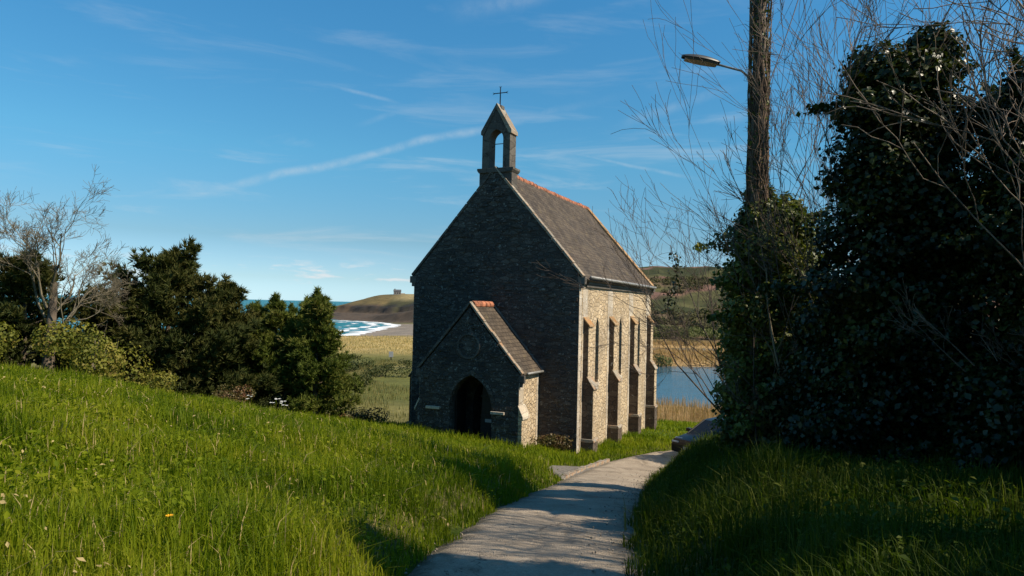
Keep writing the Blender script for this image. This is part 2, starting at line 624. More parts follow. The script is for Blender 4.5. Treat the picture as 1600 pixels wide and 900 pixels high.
def ground(x, y, full=False):
    x = np.asarray(x, float).ravel()
    y = np.asarray(y, float).ravel()
    D = np.hypot(x, y)
    near = D < 160
    e = np.full(len(x), 50.0)
    sd = np.where(x < 0, -1.0, 1.0)
    if near.any():
        e[near], sd[near] = lane_dist(x[near], y[near])
    ep = np.maximum(e, 0)
    kl = np.interp(y, [0, 12, 20, 27, 34, 45], [.22, .205, .19, .12, .05, 0])
    bl = np.interp(y, [0, 17, 22, 30], [.34, .34, .12, .08])
    el = 22 * (1 - np.exp(-ep / 22))
    left = bl * sstep(-.12, .75, e) + kl * np.maximum(el - .25, 0) * 1.12
    rb = np.interp(y, [-5, 3, 8, 15, 18.5, 22, 26], [.45, .52, .66, .98, 1.12, .62, .2])
    right = rb * sstep(-.1, 1.5, e) + np.interp(y, [0, 15, 24], [.05, .06, .02]) * np.maximum(ep - 1, 0)
    hill = zl(y) + np.where(sd < 0, left, np.minimum(right, 3.2)) + (fbm(x * .8, y * .8, 3, 3) - .5) * .22 * sstep(0, 1.2, e)
    hill = hill - .30 * softplus(crest(x, y) - 3.4, 1.2) * sstep(14, 0, x) - .26 * softplus(y - 47, 3) - .12 * softplus(x - 22, 3)
    hill = hill - .12 * softplus(-x - 40, 5)
    # the flat land, the lagoon, the bay, the headland and the hill
    n1 = fbm(x * .02, y * .02, 11, 4)
    n2 = fbm(x * .12, y * .12, 12, 3)
    plain = -13.2 + (n2 - .5) * .5
    dune = sstep(168, 190, y) * sstep(285, 255, y) * sstep(20, -25, x)
    plain = plain + dune * (.5 + 1.6 * (fbm(x * .07, y * .07, 5, 3) - .35))
    lag = 1 - np.hypot((x - 48) / 62, (y - 134) / 40)
    lag = lag + (n2 - .5) * .10
    lag2 = 1 - np.hypot((x - 62) / 30, (y - 240) / 13)
    plain = plain - 2.4 * sstep(-.03, .10, lag) - 2.0 * sstep(-.1, .2, lag2)
    # headland
    rid = np.interp(x, [-330, -262, -240, -222, -207, -190, -173, -150, -120, 0, 300, 1500], [-15, -15, -9, -1.5, 3.4, 8.6, 11.2, 12.6, 12.5, 14, 18, 20])
    yb = np.interp(x, [-300, -235, -150, -60, 60, 300], [900, 835, 800, 770, 740, 700]) + (fbm(x * .05, y * .01, 21, 3) - .5) * 46
    tq = y - yb
    cl_h = np.interp(x, [-260, -235, -200, -120, 300], [0, 3, 7, 8.5, 8]) * (.7 + .6 * vnoise(x * .06, 0 * x, 8))
    cliff = cl_h * sstep(0, 16, tq) + (n2 - .5) * 2.2 * sstep(-6, 5, tq) * sstep(40, 14, tq)
    up = (rid + 13 - cl_h) * sstep(8, 165, tq)
    back = sstep(420, 190, tq)
    head = -13 + (np.maximum(cliff, 0) + np.maximum(up, 0)) * np.where(x < 200, back, 1) + (n1 - .5) * 1.6 * sstep(20, 80, tq)
    plain = np.where((tq > -8) & (x < 300), np.maximum(plain, head), plain)
    # hill behind the lagoon
    hr = np.interp(x, [-120, -20, 60, 160, 500, 2000], [0, 18, 34, 37, 34, 30])
    hl = hr * sstep(262, 610, y + (n1 - .5) * 60) * (1 - .6 * sstep(800, 1500, y)) + (n1 - .5) * 5 * sstep(280, 360, y) * sstep(-60, 20, x)
    plain = np.where(x > -120, plain + np.maximum(hl, 0), plain)
    rgt = sstep(150, 420, x) * 30 * sstep(-200, 100, y)
    plain = plain + rgt * sstep(300, 100, y)
    sea = poly_sdf(x, y, SEA)
    plain = np.where(sea > -75, np.minimum(plain, WATER + np.where(sea > 0, -np.minimum(sea * .05, 6), -sea * .024 + np.maximum(-sea - 26, 0) * .6)), plain)
    rock = sstep(455, 500, y) * sstep(40, -70, x)
    plain = plain + rock * (fbm(x * .15, y * .15, 31, 4) - .5) * 1.3 * sstep(2, -8, sea) * sstep(90, 40, -sea)
    h = np.where(D < 400, smax(hill, plain, .5), plain)
    if full:
        return h, e, sd, dict(dune=dune, lag=lag, lag2=lag2, sea=sea, tq=tq, rock=rock, n1=n1, n2=n2, hl=hl, hill=hill - plain, cliff=cl_h)
    return h


def gz(x, y):
    return float(ground([x], [y])[0])


# ------------------------------------------------------------------ ground sheet
rr = np.concatenate([np.arange(.6, 48, .27), 48 * np.exp(np.linspace(0, math.log(220 / 48), 60)), np.arange(224, 1110, 5.0), 1110 * np.exp(np.linspace(0.005, math.log(70000 / 1110), 90))])
aa = np.concatenate([np.linspace(-180, -46, 40)[:-1], np.linspace(-46, 46, 470), np.linspace(46, 180, 40)[1:-1]])
A_, R_ = np.meshgrid(np.radians(aa), rr)
gx, gy = (R_ * np.sin(A_)).ravel(), (R_ * np.cos(A_)).ravel()
gx = np.append(gx, 0.0)
gy = np.append(gy, 0.0)
gh, ge, gs, gi_ = ground(gx, gy, True)
gh = np.where(ge < .25, np.minimum(gh, zl(gy) - .05 + np.maximum(ge, 0) * .3), gh)
na, nr = len(aa), len(rr)
ii, jj = np.meshgrid(np.arange(nr - 1), np.arange(na), indexing='ij')
j2 = (jj + 1) % na
quads = np.stack([ii * na + jj, ii * na + j2, (ii + 1) * na + j2, (ii + 1) * na + jj], -1).reshape(-1, 4)
fan = np.stack([np.full(na, nr * na), (np.arange(na) + 1) % na, np.arange(na)], -1)


def ground_mat():
    mt, q, p = principled('ground_cover')
    at = q.new('ShaderNodeAttribute', attribute_name='cover').outputs['Color']
    co = q.new('ShaderNodeTexCoord').outputs['Object']
    a = q.noise(co, 3.0, 5, .65)
    b = q.noise(co, .12, 5, .65)
    c = q.mix(.8, at, q.ramp(a, [(.3, (.55, .55, .55)), (.7, (1.35, 1.35, 1.3))]), 'MULTIPLY')
    c = q.mix(.8, c, q.ramp(b, [(.32, (.6, .62, .6)), (.68, (1.35, 1.3, 1.2))]), 'MULTIPLY')
    q.put(p.inputs['Base Color'], c)
    p.inputs['Roughness'].default_value = .95
    p.inputs['Specular IOR Level'].default_value = .1
    bm_ = q.new('ShaderNodeBump')
    bm_.inputs['Distance'].default_value = .05
    q.put(bm_.inputs['Height'], a)
    q.put(p.inputs['Normal'], bm_.outputs[0])
    return mt


def mixc(c, m_, k):
    return c * (1 - m_[:, None]) + np.array(k)[None, :] * m_[:, None]


G = gi_
D_ = np.hypot(gx, gy)
c = np.tile(np.array([.105, .11, .032]), (len(gx), 1))
c = mixc(c, sstep(.35, .7, fbm(gx * .05, gy * .05, 41, 4)), (.15, .135, .05))
c = mixc(c, sstep(70, 40, D_), (.055, .085, .012))
c = mixc(c, sstep(.1, .4, ge) * sstep(1.0, .5, ge) * (D_ < 40) * .6, (.13, .10, .05))
c = mixc(c, G['dune'], (.44, .335, .155))
c = mixc(c, G['dune'] * sstep(.5, .75, fbm(gx * .09, gy * .25, 44, 3)) * .6, (.25, .21, .09))
lagr = sstep(-.75, -.25, G['lag']) * (G['lag'] < .1) * sstep(25, 70, gy) * (gx > -5)
c = mixc(c, lagr * .75, (.36, .235, .12))
c = mixc(c, sstep(165, 180, gy) * sstep(282, 268, gy) * sstep(-10, 20, gx) * (gx < 400) * .9, (.38, .25, .12))
hl = (gx > -120) * sstep(272, 300, gy)
c = mixc(c, hl * (gx > -60), (.085, .082, .035))
c = mixc(c, hl * sstep(.45, .6, fbm(gx * .012, gy * .02, 52, 3)) * (gx > -60), (.125, .09, .055))
c = mixc(c, hl * sstep(.55, .66, fbm(gx * .02, gy * .035, 55, 3)) * (gx > -60), (.04, .045, .02))
c = mixc(c, hl * sstep(.60, .68, fbm(gx * .014 + 9, gy * .024, 58, 2)) * sstep(350, 420, gy) * (gx > -60) * .9, (.19, .105, .085))
hd = (G['tq'] > 0) * (gx < 100) * (gy > 500)
c = mixc(c, hd * 1.0, (.135, .105, .05))
c = mixc(c, hd * sstep(.42, .6, fbm(gx * .018, gy * .012, 61, 3)), (.125, .085, .05))
c = mixc(c, hd * sstep(.52, .65, fbm(gx * .03, gy * .015, 63, 3)), (.06, .06, .03))
c = mixc(c, hd * sstep(-160, -135, gx) * sstep(60, 110, G['tq']) * .8, (.27, .22, .12))
c = mixc(c, (gx < 100) * (gy > 500) * sstep(-6, 2, G['tq']) * sstep(75, 22, G['tq'] + 40 * (vnoise(gx * .07, gy * .004, 67) - .5)) * (.5 + .5 * sstep(.25, .6, vnoise(gx * .16, gy * .01, 66))), (.030, .028, .027))
ns = -G['sea']
c = mixc(c, sstep(90, 60, ns) * sstep(225, 268, gy) * sstep(470, 440, gy), (.36, .27, .19))
c = mixc(c, sstep(46, 26, ns) * sstep(235, 262, gy) * sstep(480, 440, gy), (.21, .18, .155))
c = mixc(c, G['rock'] * sstep(8, -4, G['tq']) * 1.0, (.088, .066, .050))
c = mixc(c, G['rock'] * sstep(8, -4, G['tq']) * sstep(.55, .68, fbm(gx * .08, gy * .03, 71, 3)) * .8, (.05, .042, .036))
ground_o = mesh_np('ground', np.stack([gx, gy, gh], 1), [quads, fan], ground_mat(), smooth=True, kind='structure')
atr = ground_o.data.color_attributes.new('cover', 'FLOAT_COLOR', 'POINT')
atr.data.foreach_set('color', np.concatenate([c, np.ones((len(c), 1))], 1).astype(np.float32).ravel())

# ------------------------------------------------------------------ water
def water(name, col, rough, bscale, bdist, stretch=(1, 1, 1)):
    mt, q, p = principled(name)
    co = q.new('ShaderNodeTexCoord').outputs['Object']
    mp_ = q.new('ShaderNodeMapping')
    q.put(mp_.inputs[0], co)
    mp_.inputs['Scale'].default_value = stretch
    n = q.noise(mp_.outputs[0], .02, 4)
    q.put(p.inputs['Base Color'], q.mix(n, tuple(k * .75 for k in col), tuple(k * 1.25 for k in col)))
    p.inputs['IOR'].default_value = 1.33
    wind = q.noise(mp_.outputs[0], .035, 3)
    q.put(p.inputs['Roughness'], q.smooth(wind, .35, .65, rough * .6, rough * 1.5))
    b = q.new('ShaderNodeBump')
    b.inputs['Distance'].default_value = bdist
    q.put(b.inputs['Height'], q.noise(mp_.outputs[0], bscale, 5, .6))
    q.put(p.inputs['Normal'], b.outputs[0])
    return mt


LX0, LX1, LY0, LY1 = -14.0, 115.0, 84.0, 262.0
E = 70000.0
xs, ys = [-E, LX0, LX1, E], [-E, LY0, LY1, E]
V = [(x, y, WATER) for y in ys for x in xs]
F = [(j * 4 + i, j * 4 + i + 1, j * 4 + i + 5, j * 4 + i + 4) for j in range(3) for i in range(3) if (i, j) != (1, 1)]
mesh_np('sea', V, F, water('sea_water', (.016, .14, .155), .35, .25, .6), kind='structure')
mesh_np('lagoon', [(LX0, LY0, WATER), (LX1, LY0, WATER), (LX1, LY1, WATER), (LX0, LY1, WATER)], [(0, 1, 2, 3)],
        water('lagoon_water', (.035, .09, .13), .16, .8, .10, (.25, 1, 1)), kind='structure')

# surf: ragged bands of foam that follow the shore of the bay
bay = resample(SEA[2:13], 260)
bt = np.gradient(bay, axis=0)
bt /= np.linalg.norm(bt, axis=1)[:, None]
bn = np.stack([-bt[:, 1], bt[:, 0]], 1)
if poly_sdf(bay[120:121, 0] + bn[120, 0] * 5, bay[120:121, 1] + bn[120, 1] * 5, SEA)[0] < 0:
    bn = -bn
V, F = [], []
for k, (off, wd) in enumerate(((1.0, 5.5), (13, 4.0), (25, 2.2), (40, 1.2))):
    s = np.arange(len(bay)) * .12
    cn = off + 5 * (vnoise(s * 2.0, s * 0, 80 + k) - .5)
    ww = wd * np.maximum(0, vnoise(s * 3.1, s * 0 + 3, 90 + k) - (.08 + .10 * k)) * (1.3 if k < 2 else 1.1)
    for i in range(len(bay)):
        for sgn in (-1, 1):
            d_ = cn[i] + sgn * ww[i] + .5 * (vnoise([i * .9], [k + sgn], 5)[0] - .5)
            V.append((*(bay[i] + bn[i] * d_), WATER + .09 + .01 * k))
    b0 = len(V) - 2 * len(bay)
    F += [(b0 + 2 * i, b0 + 2 * i + 1, b0 + 2 * i + 3, b0 + 2 * i + 2) for i in range(len(bay) - 1) if ww[i] > .1 and ww[i + 1] > .1]
mesh_np('surf', V, F, simple('sea_foam', (.78, .80, .80), .8, 0, .12, .3), kind='structure')

# ------------------------------------------------------------------ lane
def lane_mat():
    mt, q, p = principled('worn_lane')
    co = q.new('ShaderNodeTexCoord').outputs['Object']
    a = q.noise(co, 1.1, 5, .6)
    b = q.noise(co, 34, 5, .7)
    g = q.new('ShaderNodeTexVoronoi')
    q.put(g.inputs['Vector'], co)
    g.inputs['Scale'].default_value = 60
    c_ = q.ramp(a, [(.25, (.26, .205, .145)), (.5, (.36, .29, .21)), (.75, (.45, .365, .265))])
    c_ = q.mix(.7, c_, q.ramp(b, [(.3, (.55, .55, .55)), (.7, (1.4, 1.38, 1.34))]), 'MULTIPLY')
    c_ = q.mix(q.math('MULTIPLY', q.smooth(g.outputs['Distance'], .0, .35, 1, 0), .35), c_, (.45, .41, .35))
    pt = q.smooth(q.noise(co, .7, 4, .7, .8), .56, .63)
    c_ = q.mix(q.math('MULTIPLY', pt, .55), c_, (.17, .13, .085))
    pt = q.smooth(q.noise(co, 2.3, 5, .75, .5), .60, .68)
    c_ = q.mix(q.math('MULTIPLY', pt, .5), c_, (.46, .41, .33))
    cv = q.new('ShaderNodeTexVoronoi', feature='DISTANCE_TO_EDGE')
    q.put(cv.inputs['Vector'], q.vmath('ADD', co, q.vmath('MULTIPLY', q.vmath('SUBTRACT', a, (.5, .5, .5)), (1.5, 1.5, 0))))
    cv.inputs['Scale'].default_value = 1.1
    ck = q.math('MULTIPLY', q.smooth(cv.outputs['Distance'], .004, .018, 1, 0), q.smooth(q.noise(co, .6, 2), .45, .6))
    c_ = q.mix(q.math('MULTIPLY', ck, .75), c_, (.06, .05, .035))
    ea = q.new('ShaderNodeAttribute', attribute_name='edge').outputs['Fac']
    em = q.smooth(q.math('ADD', ea, q.math('MULTIPLY', q.math('SUBTRACT', q.noise(co, 4.5, 5, .7), .5), .75)), .62, 1.0)
    c_ = q.mix(q.math('MULTIPLY', em, .85), c_, (.085, .07, .035))
    q.put(p.inputs['Base Color'], c_)
    p.inputs['Roughness'].default_value = .9
    bb = q.new('ShaderNodeBump')
    bb.inputs['Distance'].default_value = .02
    q.put(bb.inputs['Height'], q.math('ADD', b, q.math('MULTIPLY', g.outputs['Distance'], .8)))
    q.put(p.inputs['Normal'], bb.outputs[0])
    return mt


M['lane'] = lane_mat()
LN = np.stack([LT[:, 1], -LT[:, 0]], 1)          # to the right
cols = np.linspace(-1, 1, 13)
V = []
for i in range(len(LC)):
    for u in cols:
        wj = HALF + .10 * (vnoise([i * .35], [u], 9)[0] - .5) + .08
        P = LC[i] + LN[i] * u * wj
        z = zl(LC[i, 1]) + .035 * (1 - u * u) + (.03 * (vnoise(P[0:1] * 2.2, P[1:2] * 2.2, 14)[0] - .5))
        V.append((P[0], P[1], z - (.05 if abs(u) == 1 else 0)))
n = len(cols)
F = [(i * n + j, i * n + j + 1, (i + 1) * n + j + 1, (i + 1) * n + j) for i in range(len(LC) - 1) for j in range(n - 1)]
lane_o = mesh_np('lane', V, F, M['lane'], smooth=True, kind='structure')
ed = lane_o.data.attributes.new('edge', 'FLOAT', 'POINT')
ed.data.foreach_set('value', np.tile(np.abs(cols), len(LC)).astype(np.float32))

r = np.random.default_rng(15)
n_ = 2600                                      # loose gravel and crumbs of tarmac along the lane
k_ = r.integers(0, 170, n_)
u_ = np.clip(np.abs(r.normal(.95, .28, n_)), 0, 1.22) * r.choice([-1, 1], n_)
P = LC[k_] + LN[k_] * (u_ * HALF)[:, None] + r.normal(size=(n_, 2)) * .06
zz = np.array([zl(v) for v in P[:, 1]]) + .035 * np.clip(1 - u_ * u_, -.6, 1) + .012
sz_ = r.uniform(.006, .022, n_)
B_ = np.array([(1, 0, 0), (0, 1, 0), (-1, 0, 0), (0, -1, 0), (0, 0, .8), (0, 0, -.8)], float)
V = (np.stack([P[:, 0], P[:, 1], zz], 1)[:, None] + B_[None] * sz_[:, None, None] * r.uniform(.6, 1.3, (n_, 6, 1))).reshape(-1, 3)
T_ = np.array([(0, 1, 4), (1, 2, 4), (2, 3, 4), (3, 0, 4), (1, 0, 5), (2, 1, 5), (3, 2, 5), (0, 3, 5)])
mesh_np('loose_gravel', V, (np.arange(n_)[:, None, None] * 6 + T_[None]).reshape(-1, 3), simple('gravel', (.26, .22, .17), .9, 0, .5, 9), kind='stuff',
        label='loose gravel scattered along both edges of the lane', cat='gravel')

# small paved apron on the chapel side of the lane, with its stone edging
AP = [(1.1, 20.0), (1.5, 19.4), (1.95, 20.7), (2.4, 22.3), (3.0, 23.7), (2.0, 23.0), (1.35, 21.6)]
zs = [max(zl(y) + .05, gz(x, y) + .03) for x, y in AP]
mb = MB()
mb.add([(x, y, z - .3) for (x, y), z in zip(AP, zs)] + [(x, y, z) for (x, y), z in zip(AP, zs)],
       [tuple(range(7, 14))] + [(i, (i + 1) % 7, (i + 1) % 7 + 7, i + 7) for i in range(7)])
mb.build('apron_paving', simple('grey_apron', (.13, .115, .095), .9, 0, .3, 9, .01), kind='structure')
kerb = empty('kerb_edging', (0, 0, 0), label='low rough stone kerb along the left edge of the lane before the chapel', cat='kerb')
for i in range(12):
    a = .0 + i / 11
    k = int(np.argmin(np.abs(LC[:, 1] - (19.4 + 5.4 * a))))
    P = LC[k] - LN[k] * (HALF + .04)
    zz = zl(LC[k, 1])
    ang = math.atan2(LT[k, 1], LT[k, 0])
    b = MB().box(-.275, .275, -.09, .09, -.2, .07 + random.uniform(-.02, .02), .012)
    o = b.build('kerb_stone', M['coping'], kerb, bevel=.02)
    o.location = (P[0], P[1], zz)
    o.rotation_euler = (0, 0, ang + random.uniform(-.06, .06))

# ------------------------------------------------------------------ chapel
TH = rad(23.8)
EXV = np.array([math.cos(TH), -math.sin(TH)])
EYV = np.array([math.sin(TH), math.cos(TH)])
RC = np.array([2.488, 26.0])
HWID, LEN = 3.55, 11.9
ORG = RC - EXV * HWID                        # centre of the front wall's face
EAVE, RIDGE, BOT = 1.05, 5.15, -8.2
chapel = empty('stone_chapel', (ORG[0], ORG[1], 0), -TH,
               label='grey stone chapel with a slate roof, gabled porch and open bell gable beside the lane', cat='chapel')


def to_world(u, v):
    return ORG + EXV * u + EYV * v


def arch(hw, z0, zs, n=8, cx=0.0, k=1.25):
    """pointed arch outline from left foot over the tip to the right foot"""
    R = hw * 2 * k / 1.0
    R = max(R, hw * 1.01)
    cx_r = cx - hw + R
    tip = math.sqrt(R * R - (R - hw) ** 2)
    a1 = math.asin(tip / R)
    L = [(cx_r - R * math.cos(a1 * i / n), zs + R * math.sin(a1 * i / n)) for i in range(n + 1)]
    Rr = [(2 * cx - x, z) for x, z in L[::-1][1:]]
    return [(cx - hw, z0)] + L + Rr + [(cx + hw, z0)]


random.seed(4)
# front wall (gable), 0.7 m thick; the doorway into the porch is cut through it
dw = arch(.72, BOT, -3.75, 8, 0, .62)
pl = [(-HWID, BOT)] + dw[:len(dw) // 2 + 1] + [(0, RIDGE - .12), (-HWID, EAVE - .1)]
pr = [(HWID, BOT), (HWID, EAVE - .1), (0, RIDGE - .12)] + dw[len(dw) // 2:]
mb = MB().prism(pl, 0, .7).prism(pr, 0, .7)
for _ in range(330):                          # stones that stand a little proud and catch the grazing sun
    z = random.uniform(-5.2, 5.0)
    lim = HWID - .15 if z < EAVE else max(.1, (RIDGE - z) / (RIDGE - EAVE) * HWID - .35)
    u = random.uniform(-lim, lim)
    if abs(u) < 2.2 and z < 0.35 - abs(u) * 1.15:
        continue
    w_, h_ = random.uniform(.05, .17), random.uniform(.03, .08)
    mb.box(u - w_, u + w_, -random.uniform(.012, .04), .05, z - h_, z + h_, .008)
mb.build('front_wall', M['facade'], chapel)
# rear wall
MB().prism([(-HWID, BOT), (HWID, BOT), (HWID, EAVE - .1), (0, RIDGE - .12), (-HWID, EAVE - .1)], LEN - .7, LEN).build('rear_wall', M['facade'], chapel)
# side walls with lancets
BAYS = [.55, 4.08, 7.62, 11.05]               # near edge of each buttress
BW = .50
LANC = [2.38, 5.93, 9.38]


def side_wall(sgn):
    x0, x1 = (HWID - .7, HWID) if sgn > 0 else (-HWID, -HWID + .7)
    cuts = [.7] + [(LANC[i] + LANC[i + 1]) / 2 for i in range(2)] + [LEN - .7]
    mb = MB()
    for i in range(3):
        a = arch(.22, -3.0, -.95, 6, LANC[i], 1.7)
        h = len(a) // 2
        mb.prism([(cuts[i], BOT), (LANC[i], BOT), (LANC[i], -3.0)] + a[:h + 1] + [(LANC[i], EAVE), (cuts[i], EAVE)], x0, x1, 'x')
        mb.prism([(cuts[i + 1], BOT), (cuts[i + 1], EAVE), (LANC[i], EAVE)] + a[h:] + [(LANC[i], -3.0), (LANC[i], BOT)], x0, x1, 'x')
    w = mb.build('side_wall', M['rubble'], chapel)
    # ends of the side wall are the returns of the gable walls: faced in the same rubble
    e0, e1 = sorted((sgn * HWID, sgn * (HWID + .004)))
    for ra, rb_ in ((.36, .70), (LEN - .7, LEN - .004)):
        MB().box(e0, e1, ra, rb_, BOT, EAVE - .1).build('wall_return', M['rubble'], w)
    q = MB()
    e1_ = sgn * (HWID + .012)
    lo, hi = sorted((sgn * (HWID - .02), e1_))
    for r in range(26):                       # quoins at the corner, alternately long and short
        z0 = -5.9 + r * .27
        wq = .32 if r % 2 else .29
        q.box(lo, hi, .004, wq, z0 + .003, z0 + .267)
    for b in BAYS:                            # dressed pilaster strips carrying the buttresses up to the cornice
        wst = .26 if b > .6 else .12
        q.box(lo, hi, b - wst, b - .002, -6.6, EAVE - .30)
        q.box(lo, hi, b, b + BW, -.55, EAVE - .30)
    q.build('dressed_quoin', M['ashlar'], w, bevel=.004)
    # cornice
    c0, c1 = sorted((sgn * (HWID - .02), sgn * (HWID + .14)))
    cc = MB().box(c0, c1, .70, LEN - .7, EAVE - .18, EAVE + .02)
    c0, c1 = sorted((sgn * (HWID - .02), sgn * (HWID + .08)))
    cc.box(c0, c1, .70, LEN - .7, EAVE - .30, EAVE - .18)
    cc.build('cornice', M['ashlar_grey'], w)
    g = MB()
    gxp = sgn * (HWID + .30)
    g.tube([(gxp, .45, EAVE + .06), (gxp, LEN - .3, EAVE + .02)], [.06, .06], 8)
    g.build('gutter', M['zinc'], chapel, smooth=True)
    for i in range(3):
        wn = MB()
        a = arch(.22, -3.0, -.95, 6, LANC[i], 1.7)
        xx = sgn * (HWID - .34)
        pane = MB().prism(a, xx, xx + sgn * .02, 'x').build('pane', M['glass_dark'], None)
        fr = MB()
        inner = [(LANC[i] + (h - LANC[i]) * .72, z if z > -3 else z + .05) for h, z in a]
        k = len(a)
        for t_ in range(k - 1):
            fr.prism([a[t_], a[t_ + 1], inner[t_ + 1], inner[t_]], xx + sgn * .03, xx + sgn * .09, 'x')
        for zz in (-2.4, -1.8, -1.2):
            fr.box(*sorted((xx + sgn * .025, xx + sgn * .045)), LANC[i] - .18, LANC[i] + .18, zz - .015, zz + .015)
        wf = fr.build('lancet_window', M['black'], chapel)
        pane.parent = wf
        sl_ = MB()
        s0, s1 = sorted((sgn * (HWID - .3), sgn * (HWID + .05)))
        sl_.box(s0, s1, LANC[i] - .27, LANC[i] + .27, -3.13, -3.003)
        sl_.build('sill', M['ashlar'], wf, bevel=.01)


side_wall(1)
side_wall(-1)


def buttress(sgn, y0):
    up, lo, pn = .21, .43, .49
    X = lambda a: sgn * (HWID + a)
    mb = MB()
    prof = [(0, -5.0), (0, -.42), (up, -.70), (up, -2.66), (lo, -3.06), (lo, -5.0)]
    mb.prism([(X(a), z) for a, z in prof], y0, y0 + BW)
    o = mb.build('buttress', M['butt'], chapel, bevel=.012)
    pp = MB().prism([(X(0), BOT), (X(0), -4.98), (X(lo), -4.98), (X(pn), -5.06), (X(pn), BOT)], y0 - .05, y0 + BW + .05)
    pp.build('plinth', M['butt'], o, bevel=.012)
    st = MB().prism([(X(0), -4.93), (X(lo + .04), -4.93), (X(pn + .03), -5.0), (X(pn + .03), -5.05), (X(0), -5.05)], y0 - .07, y0 + BW + .07)
    st.build('string_course', M['coping'], o, bevel=.008)
    # outer faces: sunny side toned light, the rest keeps shade in its colour
    q = MB()
    q.box(*sorted((X(lo), X(lo + .012))), y0 + .004, y0 + BW - .004, -4.97, -3.10)
    q.box(*sorted((X(up), X(up + .012))), y0 + .004, y0 + BW - .004, -2.70, -.74)
    q.build('outer_face', M['rubble' if sgn > 0 else 'butt'], o)
    for z0, x0, z1, x1, mt in ((-.36, -.0, -.70, up + .07, 'orange_cap'), (-2.60, up - .02, -3.05, lo + .06, 'coping')):
        w = MB().prism([(X(x0), z0), (X(x1), z1), (X(x1), z1 - .06), (X(x0), z0 - .08)], y0 - .05, y0 + BW + .05)
        w.build('weathering', M[mt], o, bevel=.012)


for sgn in (1, -1):
    for y0 in BAYS:
        buttress(sgn, y0)

# roof
pitch = math.atan2(RIDGE - EAVE, HWID)
for sgn in (1, -1):
    nx, nz = math.sin(pitch) * sgn, math.cos(pitch)
    ov = .26
    xe, ze = sgn * (HWID + ov), EAVE - ov * math.tan(pitch) + .26
    xr, zr = 0, RIDGE + .26
    th_ = .09
    nseg, nsl = 30, 14
    V, F = [], []
    for i in range(nseg + 1):
        for j in range(nsl + 1):
            y = .22 + (LEN - .64) * i / nseg
            a = j / nsl
            sag = -.05 * math.sin(a * math.pi) * (1 + .6 * math.sin(i * .5)) + .02 * random.uniform(-1, 1)
            V.append((xe + (xr - xe) * a + nx * sag, y, ze + (zr - ze) * a + nz * sag))
    nb = nsl + 1
    F = [(i * nb + j, i * nb + j + 1, (i + 1) * nb + j + 1, (i + 1) * nb + j) for i in range(nseg) for j in range(nsl)]
    k = len(V)
    V += [(x - nx * th_, y, z - nz * th_) for x, y, z in V]
    F += [tuple(q + k for q in f[::-1]) for f in F]
    for i in range(nseg):
        F.append((i * nb, (i + 1) * nb, (i + 1) * nb + k, i * nb + k))
    mb = MB().add(V, F)
    mb.build('roof_slope', M['slate'], chapel, recalc=True)
# ridge tiles
rt = MB()
y = .95
while y < LEN - .3:
    z = RIDGE + .31 + random.uniform(-.02, .02) - .05 * math.sin((y - .9) / (LEN - 1.2) * math.pi)
    pts = [(.15 * math.cos(a), z - .15 + .15 * math.sin(a)) for a in np.linspace(-.25, math.pi + .25, 9)]
    rt.prism(pts, y, y + .36)
    pts = [(.165 * math.cos(a), z - .15 + .165 * math.sin(a)) for a in np.linspace(-.2, math.pi + .2, 9)]
    rt.prism(pts, y + .33, y + .39)
    y += .40
rt.build('ridge_tiles', M['terracotta'], chapel)


def coping(y0, y1, hw, eave, ridge, parent, mat, lift=.34, t_=.17, ov=.16, nst=9, yjit=.015):
    """stones laid up both edges of a gable"""
    for sgn in (1, -1):
        pit = math.atan2(ridge - eave, hw)
        mb = MB()
        x0, z0 = hw + ov, eave - ov * math.tan(pit) + lift
        for i in range(nst):
            a, b = i / nst + .002, (i + 1) / nst - .002
            j = random.uniform(-yjit, yjit)
            xa, za = x0 * (1 - a), z0 + (ridge + lift - z0) * a
            xb, zb = x0 * (1 - b), z0 + (ridge + lift - z0) * b
            sx, sz = math.sin(pit) * t_, math.cos(pit) * t_
            mb.prism([(sgn * xa, za + j), (sgn * xb, zb + j), (sgn * max(xb - sx, 0), zb - sz * 1.0 - .02), (sgn * (xa - sx), za - sz - .02)], y0 + j, y1 + j)
        mb.build('gable_coping', mat if sgn > 0 else M['ashlar_grey'], parent, bevel=.012)  # left run in darker stone: its shade is put into the colour
        k = MB()
        xk = sorted((sgn * (hw - .08), sgn * (hw + ov + .06)))
        k.box(xk[0], xk[1], y0 + .03, y1 - .03, eave - .02 + lift - .50, eave + lift - .24)
        xk = sorted((sgn * (hw - .08), sgn * (hw + ov - .02)))
        k.box(xk[0], xk[1], y0 + .05, y1 - .05, eave + lift - .66, eave + lift - .50)
        k.build('kneeler', M['ashlar_grey'], parent, bevel=.02)


coping(-.035, .24, HWID, EAVE, RIDGE, chapel, M['coping'], lift=.30, t_=.075)
coping(LEN - .47, LEN + .05, HWID, EAVE, RIDGE, chapel, M['orange_cap'], lift=.32, t_=.12)
# upper gable masonry between wall and coping
for y0, y1 in ((.004, .42), (LEN - .42, LEN - .004)):
    MB().prism([(-HWID - .02, EAVE - .1), (HWID + .02, EAVE - .1), (HWID + .0, EAVE + .1), (0, RIDGE + .2), (-HWID - .0, EAVE + .1)], y0, y1).build('gable_wall', M['facade'], chapel)
